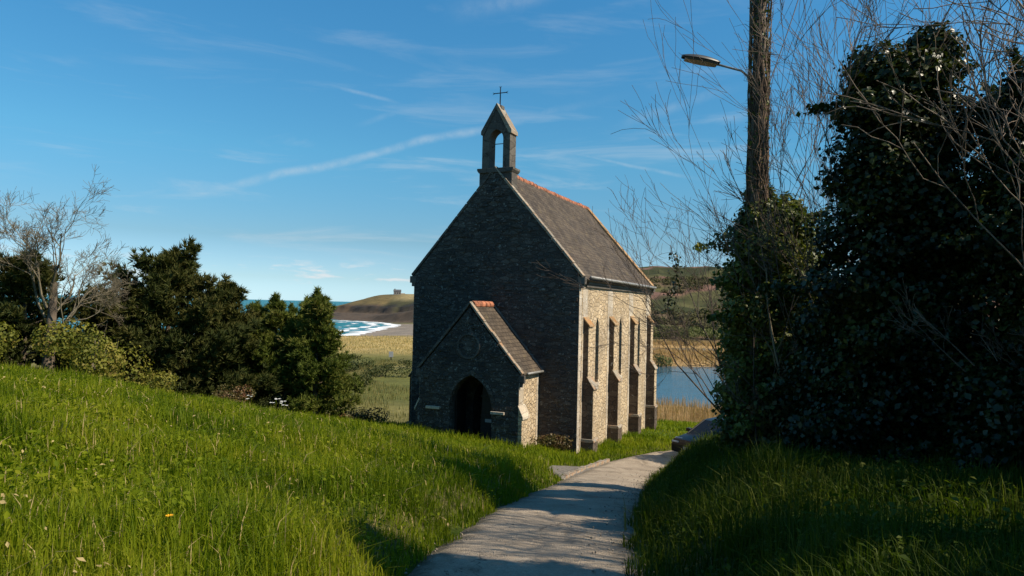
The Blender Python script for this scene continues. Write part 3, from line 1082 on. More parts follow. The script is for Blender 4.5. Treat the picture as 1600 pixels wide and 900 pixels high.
# bell gable
bc0, bc1 = .02, .60
ar = arch(.30, 5.36, 6.50, 8, 0, .66)
hw = .60
mb = MB()
mb.prism([(-.70, 4.55), (.70, 4.55), (.70, 5.20), (-.70, 5.20)], bc0 + .012, bc1 - .012)
mb.prism([(-hw, 5.36)] + ar[:len(ar) // 2 + 1] + [(0, 7.80), (-hw, 6.78)], bc0, bc1)
mb.prism([(hw, 5.36), (hw, 6.78), (0, 7.80)] + ar[len(ar) // 2:], bc0, bc1)
bell = mb.build('bell_gable', M['ashlar_grey'], chapel, bevel=.008)
MB().prism([(-.78, 5.36), (-.78, 5.28), (-.71, 5.18), (.71, 5.18), (.78, 5.28), (.78, 5.36)], bc0 - .06, bc1 + .06).build('moulded_base', M['ashlar_grey'], bell, bevel=.01)
for sgn in (1, -1):
    MB().prism([(sgn * .0, 7.93), (sgn * .66, 6.84), (sgn * .66, 6.70), (sgn * .55, 6.70), (0, 7.70)], bc0 - .03, bc1 + .03).build('cap_slope', M['coping' if sgn > 0 else 'ashlar_grey'], bell, bevel=.01)  # right slope lighter, left darker: sun and shade put into the stone colours
b = MB()
ym = (bc0 + bc1) / 2
b.tube([(-.30, ym, 6.26), (-.20, ym, 6.27), (-.18, ym, 6.37), (.18, ym, 6.37), (.20, ym, 6.27), (.30, ym, 6.26)], [.017] * 6, 6)
b.build('bell_bracket', M['bronze'], bell)
b = MB()
b.tube([(0, ym, 7.86), (0, ym, 8.58)], [.026, .020], 6)
b.tube([(-.24, ym, 8.40), (.24, ym, 8.40)], [.018, .018], 6)
for px, pz, dx, dz in ((0, 8.58, 0, 1), (-.24, 8.40, -1, 0), (.24, 8.40, 1, 0)):
    for s in (-1, 0, 1):
        b.tube([(px, ym, pz), (px + dx * .10 + dz * s * .05, ym, pz + dz * .10 + abs(dx) * s * .05)], [.014, .004], 5)
b.build('iron_cross', M['bronze'], chapel)
MB().box(-.14, .14, ym - .14, ym + .14, 7.72, 7.88).build('cross_foot', M['ashlar_grey'], bell, bevel=.03)

# porch
PD, PHW, PE, PR = 1.9, 2.02, -2.45, -.12
py0 = -PD
da = arch(.86, BOT, -3.75, 10, .12, .72)
mb = MB()
mb.prism([(-PHW, BOT)] + da[:len(da) // 2 + 1] + [(.12, PR - .1), (0, PR), (-PHW, PE)], py0, py0 + .45)
mb.prism([(PHW, BOT), (PHW, PE), (0, PR), (.12, PR - .1)] + da[len(da) // 2:], py0, py0 + .45)
for _ in range(110):
    z = random.uniform(-4.9, -.4)
    lim = PHW - .12 if z < PE else (PR - z) / (PR - PE) * PHW - .3
    u = random.uniform(-lim, lim)
    if (abs(u - .12) < 1.15 and z < -2.4) or (abs(u) < .65 and -2.2 < z < -.85):
        continue
    w_, h_ = random.uniform(.05, .17), random.uniform(.03, .08)
    mb.box(u - w_, u + w_, py0 - random.uniform(.012, .035), py0 + .05, z - h_, z + h_, .008)
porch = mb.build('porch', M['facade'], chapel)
for sgn in (1, -1):
    x0, x1 = sorted((sgn * PHW, sgn * (PHW - .45)))
    MB().box(x0, x1, py0 + .45, -.002, BOT, PE - .02).build('porch_side_wall', M['rubble'], porch)
    q = MB()
    x0, x1 = sorted((sgn * (PHW - .02), sgn * (PHW + .012)))
    q.box(x0, x1, py0 + .004, py0 + .42, -3.75, PE - .05)
    q.box(x0, x1, -.22, -.006, -6.2, PE - .05)
    q.build('porch_quoin', M['ashlar'], porch, bevel=.006)
    X = lambda a: sgn * (PHW + a)
    bq = MB().prism([(X(0), BOT), (X(0), -3.60), (X(.06), -3.70), (X(.15), -3.98), (X(.15), BOT)], py0 - .012, py0 + .55)
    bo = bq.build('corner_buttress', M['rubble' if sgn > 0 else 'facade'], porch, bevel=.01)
    MB().prism([(X(.0), -3.52), (X(.20), -3.92), (X(.20), -4.02), (X(.0), -3.62)], py0 - .05, py0 + .60).build('corner_weathering', M['ashlar'], porch, bevel=.012)
    # roof slope
    pit = math.atan2(PR - PE, PHW)
    nx, nz = math.sin(pit) * sgn, math.cos(pit)
    ov = .14
    P0 = np.array([sgn * (PHW + ov), PE - ov * math.tan(pit) + .16])
    P1 = np.array([0, PR + .16])
    mb = MB()
    mb.prism([tuple(P0), tuple(P1), (P1[0] - nx * .08, P1[1] - nz * .08), (P0[0] - nx * .08, P0[1] - nz * .08)], py0 + .14, -.004)
    mb.build('porch_roof', M['slate'], porch)
    # flashing of mortar where the roof meets the front wall
    MB().tube([(P0[0] + nx * .03, -.02, P0[1] + nz * .03), (P1[0] + nx * .03, -.02, P1[1] + nz * .03)], [.05, .05], 6).build('mortar_fillet', M['ashlar_grey'], porch)
    gq = MB().tube([(sgn * (PHW + .18), py0 + .35, PE + .02), (sgn * (PHW + .18), -.02, PE)], [.045, .045], 8)
    gq.build('porch_gutter', M['zinc'], porch, smooth=True)
coping(py0 - .03, py0 + .16, PHW, PE, PR, porch, M['coping'], lift=.22, t_=.065, ov=.14, nst=7)
rt = MB()
y = py0 + .18
while y < -.3:
    pts = [(.15 * math.cos(a), PR + .10 + .15 * math.sin(a)) for a in np.linspace(-.3, math.pi + .3, 9)]
    rt.prism(pts, y, y + .29)
    pts = [(.165 * math.cos(a), PR + .10 + .165 * math.sin(a)) for a in np.linspace(-.3, math.pi + .3, 9)]
    rt.prism(pts, y + .26, y + .31)
    y += .33
rt.build('porch_ridge_tiles', M['terracotta'], porch)
# door surround, springer ledges, roundel
ring = MB()
ao = arch(1.03, -3.78, -3.75, 10, .12, .70)
ai = arch(.86, -3.78, -3.75, 10, .12, .72)
for i in range(1, len(ao) - 2):
    ring.prism([ao[i], ao[i + 1], ai[i + 1], ai[i]], py0 - .03, py0 + .02)
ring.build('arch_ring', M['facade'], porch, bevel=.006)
for x0, x1 in ((-1.70, -1.12), (.97, 1.50)):
    MB().box(x0, x1, py0 - .10, py0 + .05, -3.90, -3.80).build('ledge_stone', M['ashlar'], porch, bevel=.015)
md = MB()
cz = -1.52
ca = np.linspace(0, 2 * math.pi, 33)[:-1]
for i in range(32):
    a, b_ = ca[i], ca[(i + 1) % 32]
    md.prism([(.47 * math.cos(a), cz + .47 * math.sin(a)), (.47 * math.cos(b_), cz + .47 * math.sin(b_)),
              (.40 * math.cos(b_), cz + .40 * math.sin(b_)), (.40 * math.cos(a), cz + .40 * math.sin(a))], py0 - .05, py0 + .02)
mo = md.build('roundel', M['ashlar_grey'], porch)
MB().prism([(.40 * math.cos(a), cz + .40 * math.sin(a)) for a in ca], py0 - .012, py0 + .01).build('roundel_panel', M['facade'], mo)
# doors: right leaf shut with a small paper notice, left leaf folded back into the porch
rl = [(.125, -5.4)] + [(h, z) for h, z in arch(.80, -5.4, -3.75, 10, .12, .72) if h >= .125]
dl = MB().prism(rl, py0 + .78, py0 + .84).build('door_leaf', M['wood_dark'], porch)
for z in (-4.9, -4.1, -3.4):
    MB().box(.16, .85, py0 + .762, py0 + .779, z - .03, z + .03).build('hinge_strap', M['bronze'], dl)
MB().box(.36, .62, py0 + .768, py0 + .776, -4.36, -4.24).build('notice', M['paper'], dl)
ll = MB().box(-.70, -.64, py0 + .40, py0 + 1.12, -5.4, -3.2).build('door_leaf', M['wood_dark'], porch)
MB().box(-.638, -.62, py0 + .45, py0 + 1.05, -4.2, -4.14).build('hinge_strap', M['bronze'], ll)
MB().box(-PHW + .44, PHW - .44, py0 + .3, .6, -5.6, -5.25).build('porch_floor', M['ashlar_grey'], porch)
MB().box(-HWID + .7, HWID - .7, .75, .80, -5.6, 1.0).build('inner_screen', M['wood_dark'], chapel)

# ------------------------------------------------------------------ vegetation builders
def unit(v):
    return v / (np.linalg.norm(v, axis=-1, keepdims=True) + 1e-9)


def rdir(n, r=rng):
    return unit(r.normal(size=(n, 3)))


def leaf_quads(P, size, r=rng, N=None, aspect=.75, fold=.25):
    """pointed leaves (two triangles folded on the midrib) at points P; N biases the facing"""
    n = len(P)
    d = rdir(n, r) if N is None else unit(N + .75 * rdir(n, r))
    a = unit(np.cross(d, rdir(n, r)))
    b = np.cross(d, a)
    s = (size * r.uniform(.42, 1.45, n))[:, None]
    V = np.stack([P - a * s * .5, P + b * s * aspect * .5 + d * s * fold * .4, P + a * s * .55, P - b * s * aspect * .5 + d * s * fold * .4], 1)
    i = np.arange(n)[:, None] * 4
    F = np.concatenate([np.concatenate([i, i + 1, i + 2], 1), np.concatenate([i, i + 2, i + 3], 1)])
    return V.reshape(-1, 3), F


def needles(P, Dv, length, width, per, r=rng, spread=.9):
    """tufts: thin triangles that fan out from P around direction Dv"""
    n = len(P)
    Pk = np.repeat(P, per, 0)
    Dk = unit(np.repeat(Dv, per, 0) + spread * rdir(n * per, r))
    s = unit(np.cross(Dk, rdir(n * per, r)))
    L = (length * r.uniform(.6, 1.2, n * per))[:, None]
    V = np.stack([Pk - s * width, Pk + s * width, Pk + Dk * L], 1).reshape(-1, 3)
    return V, np.arange(len(V)).reshape(-1, 3)


def branchline(p, d, L, r0, r, bend=.25, k=5, up=.0):
    pts = [p]
    d = d / np.linalg.norm(d)
    for i in range(k):
        d = d + bend * r.normal(size=3) * .5 + np.array([0, 0, up])
        d /= np.linalg.norm(d)
        pts.append(pts[-1] + d * L / k)
    return np.array(pts), r0 * np.linspace(1, .35, k + 1)


def grow(p, d, L, r0, depth, r, out, nch=(3, 5), ratio=.62, up=.08, spread=.75, bend=.3, rmin=.004):
    P, R = branchline(p, np.asarray(d, float), L, r0, r, bend, 5 if depth > 0 else 4, up)
    R = np.maximum(R, rmin)
    out.append((P, R))
    if depth <= 0:
        return
    for _ in range(r.integers(nch[0], nch[1] + 1)):
        f = r.uniform(.3, 1.0)
        i = min(int(f * (len(P) - 1)), len(P) - 2)
        q = P[i] + (P[i + 1] - P[i]) * (f * (len(P) - 1) - i)
        t_ = P[i + 1] - P[i]
        t_ = t_ / np.linalg.norm(t_)
        nd = t_ + spread * rdir(1, r)[0]
        grow(q, nd, L * ratio * r.uniform(.7, 1.2), max(R[i] * .6, rmin), depth - 1, r, out, nch, ratio, up, spread, bend, rmin)


def tubes(name, lines, mat, parent=None, n=4, **props):
    V, F = tube_np(lines, n)
    return mesh_np(name, V, F, mat, parent, smooth=True, **props)


# ------------------------------------------------------------------ pines and shrubs beyond the meadow
def conifer(x, y, h, wid, label, mat, seed, cat='pine tree', tuft=.22, ntuft=1500, name='pine_tree', lean=0.0, rag=.3, low=.04, per=13, cone=.75, base=None, group='conifers at the edge of the meadow'):
    r = np.random.default_rng(seed)
    z0 = gz(x, y) - .2 if base is None else base
    root = empty(name, (x, y, z0), label=label, cat=cat, group=group)
    lines = [(np.array([[0, 0, 0], [lean * .2, 0, h * .3], [lean * .5, 0, h * .6], [lean, 0, h * .97]]), np.array([.16, .12, .08, .02]) * h / 6)]
    P, Dn = [], []
    nb = int(46 * h / 6)
    for i in range(nb):
        f = low + (1 - low) * (i + r.uniform(0, 1)) / nb
        prof = (1 - f) ** cone * min(1, .55 + f * 2.2)
        L = max(.25, wid * prof * r.uniform(1 - rag, 1 + rag))
        az = i * 2.4 + r.uniform(-.5, .5)
        d = np.array([math.cos(az), math.sin(az), .05 + .55 * f + r.uniform(-.1, .2)])
        p0 = np.array([lean * f, 0, h * f * .96])
        pts, R = branchline(p0, d, L, .035 * h / 6, r, .25, 5, .06)
        lines.append((pts, np.maximum(R, .006)))
        nt = max(4, int(ntuft / nb * (.4 + L / wid)))
        ff = r.uniform(.15, 1.0, nt) ** .75
        idx = np.minimum((ff * 5).astype(int), 4)
        q = pts[idx] + (pts[idx + 1] - pts[idx]) * (ff * 5 - idx)[:, None]
        q = q + r.normal(size=(nt, 3)) * np.array([.16, .16, .10]) * (L ** .5)
        P.append(q)
        Dn.append(unit(np.array([d[0] * .5, d[1] * .5, .65])[None] + .5 * rdir(nt, r)))
    nt = 26
    P.append(np.stack([lean + r.normal(size=nt) * .05, r.normal(size=nt) * .05, h * r.uniform(.86, 1.03, nt)], 1))
    Dn.append(unit(np.array([[0, 0, 1.]]) + .5 * rdir(nt, r)))
    P, Dn = np.concatenate(P), np.concatenate(Dn)
    V, F = needles(P, Dn, tuft, tuft * .11, per, r, .85)
    tubes('trunk', lines, M['bark'], root, 5)
    mesh_np('crown', V, F, mat, root)
    return root


conifer(-12.6, 25.6, 6.2, 3.0, 'tall dark evergreen tree with a windswept ragged top, highest on the left', M['cypress'], 3, 'evergreen tree', .26, 5600, 'evergreen_tree', .3, .4, .02, 14, .45)
conifer(-11.2, 27.0, 5.7, 2.3, 'dark evergreen with feathery upright shoots just right of the tallest one', M['cypress'], 5, 'evergreen tree', .24, 4200, 'evergreen_tree', .2, .4, .02, 14, .5)
conifer(-10.3, 28.6, 5.2, 2.2, 'low olive green pine in the middle of the row', M['pine'], 8, ntuft=3600, rag=.35)
conifer(-9.5, 28.4, 5.35, 2.0, 'bushy green pine with two upright candles between olive pine and end pine', M['pine'], 9, ntuft=3600, rag=.4)
conifer(-7.7, 28.0, 5.4, 1.75, 'green pine with a bare dark trunk at the right end of the conifer row', M['pine'], 12, ntuft=3600, rag=.35, low=.16, cone=.6)
conifer(-8.6, 29.6, 5.6, 1.9, 'pine standing behind the right end pine, its spiky top showing above', M['pine'], 13, ntuft=2800, rag=.4)
conifer(-12.0, 29.6, 5.3, 2.1, 'pine partly hidden behind the olive green pine', M['pine'], 21, ntuft=2600, rag=.4)
conifer(-9.6, 30.6, 5.7, 2.0, 'pine at the back whose top shows between the two candle pines', M['pine'], 22, ntuft=2600, rag=.4)
conifer(-14.3, 25.4, 4.9, 2.5, 'broad low dark evergreen between bare tree and tallest evergreen', M['cypress'], 23, 'evergreen tree', .24, 3600, 'evergreen_tree', .0, .35, .02, 13, .5)
conifer(-15.6, 22.6, 5.0, 2.4, 'broad dark evergreen bush left of the tallest evergreen', M['cypress'], 17, 'evergreen tree', .24, 3600, 'evergreen_tree', .0, .35, .02, 13, .5)
conifer(-19.5, 25.0, 6.0, 2.9, 'dark evergreen at the far left edge of the row', M['cypress'], 19, 'evergreen tree', .25, 4000, 'evergreen_tree', -.2, .35, .02, 13, .5)


def bush(name, x, y, rx, h, nleaf, size, mat, label, cat, seed, ry=None, group=None, stems=5, base=None, twig='twig_dark', lumps=7):
    r = np.random.default_rng(seed)
    z0 = gz(x, y) - .05 if base is None else base
    ry = ry or rx
    root = empty(name, (x, y, z0), label=label, cat=cat, group=group)
    C = np.stack([r.uniform(-.6, .6, lumps) * rx, r.uniform(-.6, .6, lumps) * ry, r.uniform(.25, .72, lumps) * h], 1)
    C[0] = (0, 0, .5 * h)
    RR = r.uniform(.32, .55, lumps)
    k = r.integers(0, lumps, nleaf)
    d = rdir(nleaf, r)
    P = C[k] + d * (RR[k] * r.uniform(.55, 1.0, nleaf) ** .4 * r.uniform(.85, 1.12, nleaf))[:, None] * np.array([rx, ry, h * .62])
    ok = P[:, 2] > 0
    P, d = P[ok], d[ok]
    V, F = leaf_quads(P, size, r, d)
    mesh_np('foliage', V, F, mat, root)
    lines = []
    for i in range(stems):
        dd = np.array([r.uniform(-.5, .5) * rx, r.uniform(-.5, .5) * ry, h * .7])
        lines.append(branchline(np.array([dd[0] * .2, dd[1] * .2, -.05]), dd, np.linalg.norm(dd), max(.012, .012 * h), r, .2, 5))
    tubes('stems', lines, M[twig], root, 4)
    return root


bush('gorse_bush', -12.5, 21.2, 1.6, 2.5, 5200, .085, M['gorse'], 'yellow green leafy shrub at the left below the bare tree', 'shrub', 31, twig='twig_yellow')
bush('gorse_bush', -16.0, 19.8, 1.7, 2.2, 5200, .085, M['gorse'], 'yellow green shrub farther left at the meadow edge', 'shrub', 32, twig='twig_yellow')
bush('bramble_bush', -9.6, 24.2, 1.0, 1.2, 2600, .07, M['bramble'], 'low reddish brown bramble bush at the foot of the dark evergreens', 'shrub', 33)
bush('bramble_bush', -11.3, 22.4, .8, 1.2, 2200, .07, M['gorse'], 'small pale leafy bush between yellow green shrub and reddish bramble', 'shrub', 34)
bush('bramble_bush', -6.3, 30.2, 1.1, 1.1, 2000, .08, M['bramble'], 'brownish bramble tangle right of the end pine near the chapel', 'shrub', 35)
bush('bramble_bush', -9.1, 27.2, 1.5, 1.3, 2400, .08, M['scrub'], 'dark low scrub under the pines in the middle of the row', 'shrub', 36)
bush('bramble_bush', -12.5, 24.0, 1.6, 1.7, 3000, .08, M['scrub'], 'dark scrub in front of the tallest evergreen', 'shrub', 37)
pb = to_world(2.75, -.42)
bush('porch_bush', pb[0], pb[1], .85, .78, 2600, .06, M['bramble'], 'low reddish clipped bush in the corner between porch and chapel wall', 'shrub', 38, ry=.4, lumps=10)

# bare tree at the left
r = np.random.default_rng(51)
bx, by = -14.3, 21.8
lines = []
for i in range(6):
    a = i * 1.1
    grow(np.array([.1 * math.cos(a), .1 * math.sin(a), 1.6 + .3 * i]), (.55 * math.cos(a) + .1, .55 * math.sin(a), 1.0), 2.2, .055, 4, r, lines, (4, 6), .56, .05, .8, .30, .0042)
bt_root = empty('bare_tree', (bx, by, gz(bx, by)), label='leafless tree with fine yellowish twigs at the left above the evergreens', cat='tree')
tubes('branches', lines, M['twig_yellow'], bt_root, 3)
tubes('trunk', [(np.array([[0, 0, -.3], [.05, 0, 1.5], [.1, .05, 3.6]]), np.array([.2, .17, .09]))], M['bark'], bt_root, 8)

# ------------------------------------------------------------------ right bank: pole, ivy thickets, bare shrubs
POLE = (4.60, 13.4)
pz = gz(*POLE)
pole = empty('utility_pole', (POLE[0], POLE[1], pz), label='tall wooden utility pole carrying a street lamp on an arm over the lane', cat='utility pole')
hp = 8.6 - pz
mb = MB().tube([(0, 0, -.3), (.02, 0, hp * .5), (.09, 0, hp)], [.14, .125, .10], 14)
mb.build('pole', M['pole'], pole, smooth=True)
lz = 4.56 - pz
arm = MB().tube([(-.10, 0, lz - .28), (-.18, -.01, lz - .06), (-.30, -.02, lz + .03), (-.78, -.06, lz + .13)], [.022] * 4, 8)
arm.build('lamp_arm', M['zinc'], pole, smooth=True)
V, F = [], []
nl, na_ = 14, 12
for i in range(nl + 1):
    f = i / nl
    x = -.74 - .72 * f
    wq = .15 * math.sin(math.pi * (.14 + .78 * f)) ** .55
    zt = lz + .135 + .11 * f
    for j in range(na_ + 1):
        a = math.pi * j / na_
        V.append((x, -.06 - .03 * f + wq * math.cos(a), zt + .095 * math.sin(a) * math.sin(math.pi * (.12 + .80 * f)) ** .6))
k = na_ + 1
F = [(i * k + j, i * k + j + 1, (i + 1) * k + j + 1, (i + 1) * k + j) for i in range(nl) for j in range(na_)]
F += [tuple(range(na_, -1, -1)), tuple(nl * k + j for j in range(na_ + 1))]
hd_ = MB().add(V, F).build('lamp_head', simple('grey_lamp_shell', (.05, .055, .055), .45, .2, .2), pole, smooth=True)
mb = MB()
rim = [(V[i * k][0], V[i * k][1] - .008, V[i * k][2] - .012) for i in range(1, nl)] + [(V[i * k + na_][0], V[i * k + na_][1] + .008, V[i * k + na_][2] - .012) for i in range(nl - 1, 0, -1)]
q_ = len(rim)
low_ = [(x, -.075 + (y + .075) * .82, z - .035) for x, y, z in rim]
mb.add(rim + low_, [tuple(range(q_))] + [tuple(range(2 * q_ - 1, q_ - 1, -1))] + [(i, (i + 1) % q_, (i + 1) % q_ + q_, i + q_) for i in range(q_)])
mb.build('lens', simple('lamp_lens', (.09, .08, .065), .3, 0, .1), hd_)
# overhead cable
pa, pb_ = np.array([POLE[0] + .12, POLE[1], 4.0]), np.array([7.6, 17.0, 10.5])
tt = np.linspace(0, 1, 16)
cp = pa[None] + (pb_ - pa)[None] * tt[:, None] - np.stack([0 * tt, 0 * tt, .25 * np.sin(np.pi * tt)], 1)
tubes('overhead_cable', [(cp, np.full(16, .011))], M['bronze'], None, 5, label='thin dark overhead cable rising to the right from the utility pole', cat='cable')

r = np.random.default_rng(61)
lines, LP, LNn = [], [], []
for i in range(60):                            # old vine stems that wind up the pole
    a0, z0 = r.uniform(0, 6.28), r.uniform(0, hp * .5)
    z1 = min(hp - .1, z0 + r.uniform(2, 6))
    kk = 22
    zz = np.linspace(z0, z1, kk)
    aa_ = a0 + np.cumsum(r.normal(0, .22, kk))
    rr_ = .13 + .06 * r.uniform(0, 1) + .02 * r.uniform(0, 1, kk)
    lines.append((np.stack([rr_ * np.cos(aa_) + .09 * zz / hp, rr_ * np.sin(aa_), zz], 1), np.full(kk, r.uniform(.009, .02))))
nt = 1700
za, aa_ = r.uniform(.6, hp, nt), r.uniform(0, 6.28, nt)
for q in range(nt):
    d = np.array([math.cos(aa_[q]), math.sin(aa_[q]), r.uniform(-.2, .7)])
    p = np.array([.14 * d[0] + .09 * za[q] / hp, .14 * d[1], za[q]])
    lines.append(branchline(p, d, r.uniform(.05, .16) if r.uniform() < .8 else r.uniform(.15, .45), .005, r, .7, 4, .03))
vine = empty('dry_vine', (POLE[0], POLE[1], pz), label='mass of dry leafless creeper stems wound around the utility pole', cat='climbing plant')
tubes('stems', lines, M['dead'], vine, 4)
n_ = 3000
za, aa_ = hp * r.uniform(.04, 1.0, n_) ** 1.2, r.uniform(0, 6.28, n_)
P = np.stack([(.15 + .05 * r.uniform(0, 1, n_)) * np.cos(aa_) + .09 * za / hp, .18 * np.sin(aa_), za], 1)
V, F = leaf_quads(P, .06, r, np.stack([np.cos(aa_), np.sin(aa_), 0 * za], 1))
mesh_np('foliage', V, F, M['ivy_olive'], vine)


def ivy_mass(x, y, zt, rx, ry, nleaf, size, mat, label, seed, lumps=16, prof=None, zb=None, trunks=2, name='ivy_clad_tree', cat='ivy', twigs=0, tw_len=2.0, tw_dir=(0, 0, 1), twig='twig', tw_spread=.45, tw_zone=(.6, 1.0), depth=2, rmin=.004):
    r = np.random.default_rng(seed)
    z0 = (gz(x, y) if zb is None else zb) - .1
    h = zt - z0
    root = empty(name, (x, y, z0), label=label, cat=cat)
    fz = (np.arange(lumps) + r.uniform(0, 1, lumps)) / lumps
    pf = np.interp(fz, [0, .15, .5, .85, 1], prof or [.8, .95, 1, .85, .45])
    az = np.arange(lumps) * 2.4 + r.uniform(-.4, .4, lumps)
    off = r.uniform(.25, .62, lumps) * pf
    C = np.stack([rx * off * np.cos(az), ry * off * np.sin(az), fz * h * .93], 1)
    RR = np.stack([pf * r.uniform(.45, .66, lumps) * rx, pf * r.uniform(.45, .66, lumps) * ry, r.uniform(.6, 1.1, lumps) * h / lumps * 3.0], 1)
    RR[:, 2] = np.maximum(RR[:, 2], .34)
    k = r.integers(0, lumps, nleaf)
    d = rdir(nleaf, r)
    P = C[k] + d * RR[k] * (r.uniform(0, 1, nleaf) ** .33 * r.uniform(.8, 1.13, nleaf))[:, None]
    # sprays that stick out of the outline
    ns = nleaf // 9
    ks = r.integers(0, lumps, 60)
    ds = unit(rdir(60, r) + np.array([0, 0, .25]))
    s = r.integers(0, 60, ns)
    P2 = C[ks[s]] + ds[s] * RR[ks[s]] * r.uniform(.9, 1.55, ns)[:, None] + r.normal(size=(ns, 3)) * .05
    P = np.concatenate([P, P2])
    d = np.concatenate([d, ds[s]])
    ok = P[:, 2] > -.1
    P, d = P[ok], d[ok]
    V, F = leaf_quads(P, size, r, d * .7 + np.array([0, 0, .4]), .85)
    mesh_np('ivy_leaves', V, F, mat, root)
    lines = []
    for i in range(trunks):
        a = r.uniform(0, 6.28)
        lines.append((np.array([[.3 * math.cos(a), .3 * math.sin(a), -.2], [.35 * math.cos(a + .4), .3 * math.sin(a + .4), h * .4], [.3 * math.cos(a + 1), .3 * math.sin(a + 1), h * .9]]),
                      np.array([.13, .1, .04])))
    tubes('trunk', lines, M['bark'], root, 7)
    if twigs:
        lines = []
        for i in range(twigs):
            k = r.integers(0, lumps)
            f = r.uniform(*tw_zone)
            a = r.uniform(0, 6.28)
            p = np.array([rx * .7 * r.uniform(0, 1) * math.cos(a), ry * .7 * r.uniform(0, 1) * math.sin(a), f * h])
            dd = np.array(tw_dir, float) + tw_spread * np.array([math.cos(a), math.sin(a), r.uniform(-.3, .5)])
            grow(p, dd, tw_len * r.uniform(.6, 1.2), .012, depth, r, lines, (3, 6), .5, .03, .5, .2, rmin)
        tubes('bare_shoots', lines, M[twig], root, 3)
    return root


# the ivy-clad clump round the pole's foot
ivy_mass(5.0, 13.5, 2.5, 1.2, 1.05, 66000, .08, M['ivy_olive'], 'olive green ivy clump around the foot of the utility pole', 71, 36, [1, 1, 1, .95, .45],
         twigs=8, tw_len=1.6, twig='twig', tw_zone=(.72, 1.0), tw_spread=.55, name='ivy_thicket')
# dark ivy-clad tree to its right
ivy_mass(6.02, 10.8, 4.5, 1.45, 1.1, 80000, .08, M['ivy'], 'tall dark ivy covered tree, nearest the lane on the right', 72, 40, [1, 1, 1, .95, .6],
         twigs=9, tw_len=1.8, twig='twig', tw_zone=(.7, 1.0), name='ivy_clad_tree')
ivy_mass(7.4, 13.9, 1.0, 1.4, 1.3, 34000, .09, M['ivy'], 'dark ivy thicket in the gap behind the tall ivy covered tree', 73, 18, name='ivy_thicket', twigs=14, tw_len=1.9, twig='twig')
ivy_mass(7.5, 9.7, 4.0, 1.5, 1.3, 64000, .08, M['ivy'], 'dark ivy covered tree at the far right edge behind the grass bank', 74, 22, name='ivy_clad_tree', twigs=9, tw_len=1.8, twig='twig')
ivy_mass(5.9, 16.1, .2, 1.0, .7, 20000, .09, M['ivy'], 'dark ivy mound behind the olive ivy clump', 75, 14, name='ivy_thicket', twigs=0)
ivy_mass(4.9, 12.9, -1.5, .85, .75, 8000, .08, M['bramble'], 'brown and green bramble heap below the olive ivy clump', 76, 10, name='bramble_heap', cat='bramble', twigs=12, tw_len=.9, twig='twig', tw_zone=(.3, 1), tw_spread=.9)
ivy_mass(6.5, 8.7, -.6, 1.1, .8, 14000, .085, M['ivy'], 'low dark ivy undergrowth at the foot of the far right tree', 77, 12, name='ivy_thicket', twigs=12, tw_len=.9, twig='twig', tw_zone=(.3, 1), tw_spread=.9)


def bare_shrub(x, y, label, seed, stems, L, dirs, twig='twig', depth=3, r0=.022, spread=.5, group=None, nch=(3, 5), zoff=0.0, rmin=.0034):
    r = np.random.default_rng(seed)
    root = empty('bare_shrub', (x, y, gz(x, y) - .05), label=label, cat='shrub', group=group)
    for i in range(stems):
        lines = []
        d = np.array(dirs[i % len(dirs)], float) + .12 * r.normal(size=3)
        grow(np.array([r.normal() * .15, r.normal() * .15, zoff]), d, L * r.uniform(.75, 1.1), r0 * r.uniform(.7, 1.2), depth, r, lines, nch, .5, .05, spread, .30, rmin)
        tubes('stem', lines, M[twig], root, 4)
    return root


bare_shrub(5.35, 16.2, 'dark leafless shrub leaning out to the left beside the lagoon view', 81, 8, 4.0,
           [(-.16, 0, 1), (-.3, .1, 1), (0, .1, 1), (-.42, 0, .8), (-.1, -.2, 1)], 'twig_dark', 3, .022, .6, None, (4, 6))
bare_shrub(4.55, 12.6, 'slender leafless whips rising in front of the utility pole', 82, 2, 5.2, [(-.13, 0, 1), (-.03, .05, 1), (.03, -.05, 1), (-.08, .1, 1)], 'twig_dark', 2, .012, .3, None, (4, 6))
bare_shrub(5.9, 12.6, 'pale leafless saplings between utility pole and dark ivy tree', 83, 3, 5.4, [(.05, 0, 1), (.12, .1, 1), (-.06, 0, 1), (-.16, .1, 1), (.2, 0, 1)], 'twig_dark', 3, .013, .4, None, (4, 6))
ivy_mass(5.5, 11.9, .35, 1.0, .9, 26000, .08, M['ivy'], 'dark ivy undergrowth between the olive ivy clump and the tall ivy tree', 78, 20, name='ivy_thicket')
ivy_mass(11.3, 24.8, .2, 1.9, 1.7, 20000, .13, M['ivy'], 'unseen ivy covered tree added behind the olive clump to shade the parked car', 79, 20)  # added out of sight so that its shadow falls on car and lane
ivy_mass(6.75, 4.0, 6.5, 1.25, .95, 34000, .10, M['ivy'], 'ivy covered hedge tree just outside the right edge of the view', 91, 22)
ivy_mass(7.4, 1.9, 3.6, 1.2, 1.2, 24000, .10, M['ivy'], 'ivy covered hedge tree beside the viewpoint', 92, 20)
ivy_mass(9.2, 7.6, 1.7, 1.3, 1.6, 24000, .10, M['ivy'], 'second row of the ivy hedge right of the view', 94, 16)
ivy_mass(6.5, 6.7, .7, 1.1, 1.0, 26000, .09, M['ivy'], 'lower gap of the ivy hedge just outside the right edge', 93, 16)
ivy_mass(7.0, 8.25, 2.9, .9, .6, 26000, .085, M['ivy'], 'narrow ivy covered tree at the extreme right edge of the view', 95, 22)
bare_shrub(6.6, 7.3, 'leafless branching shrub in the hedge just outside the right edge', 86, 7, 5.6, [(-.1, .05, 1), (.1, 0, 1), (0, .15, 1), (-.25, 0, 1)], 'twig', 3, .03, .6, None, (4, 6), 0.0, .006)
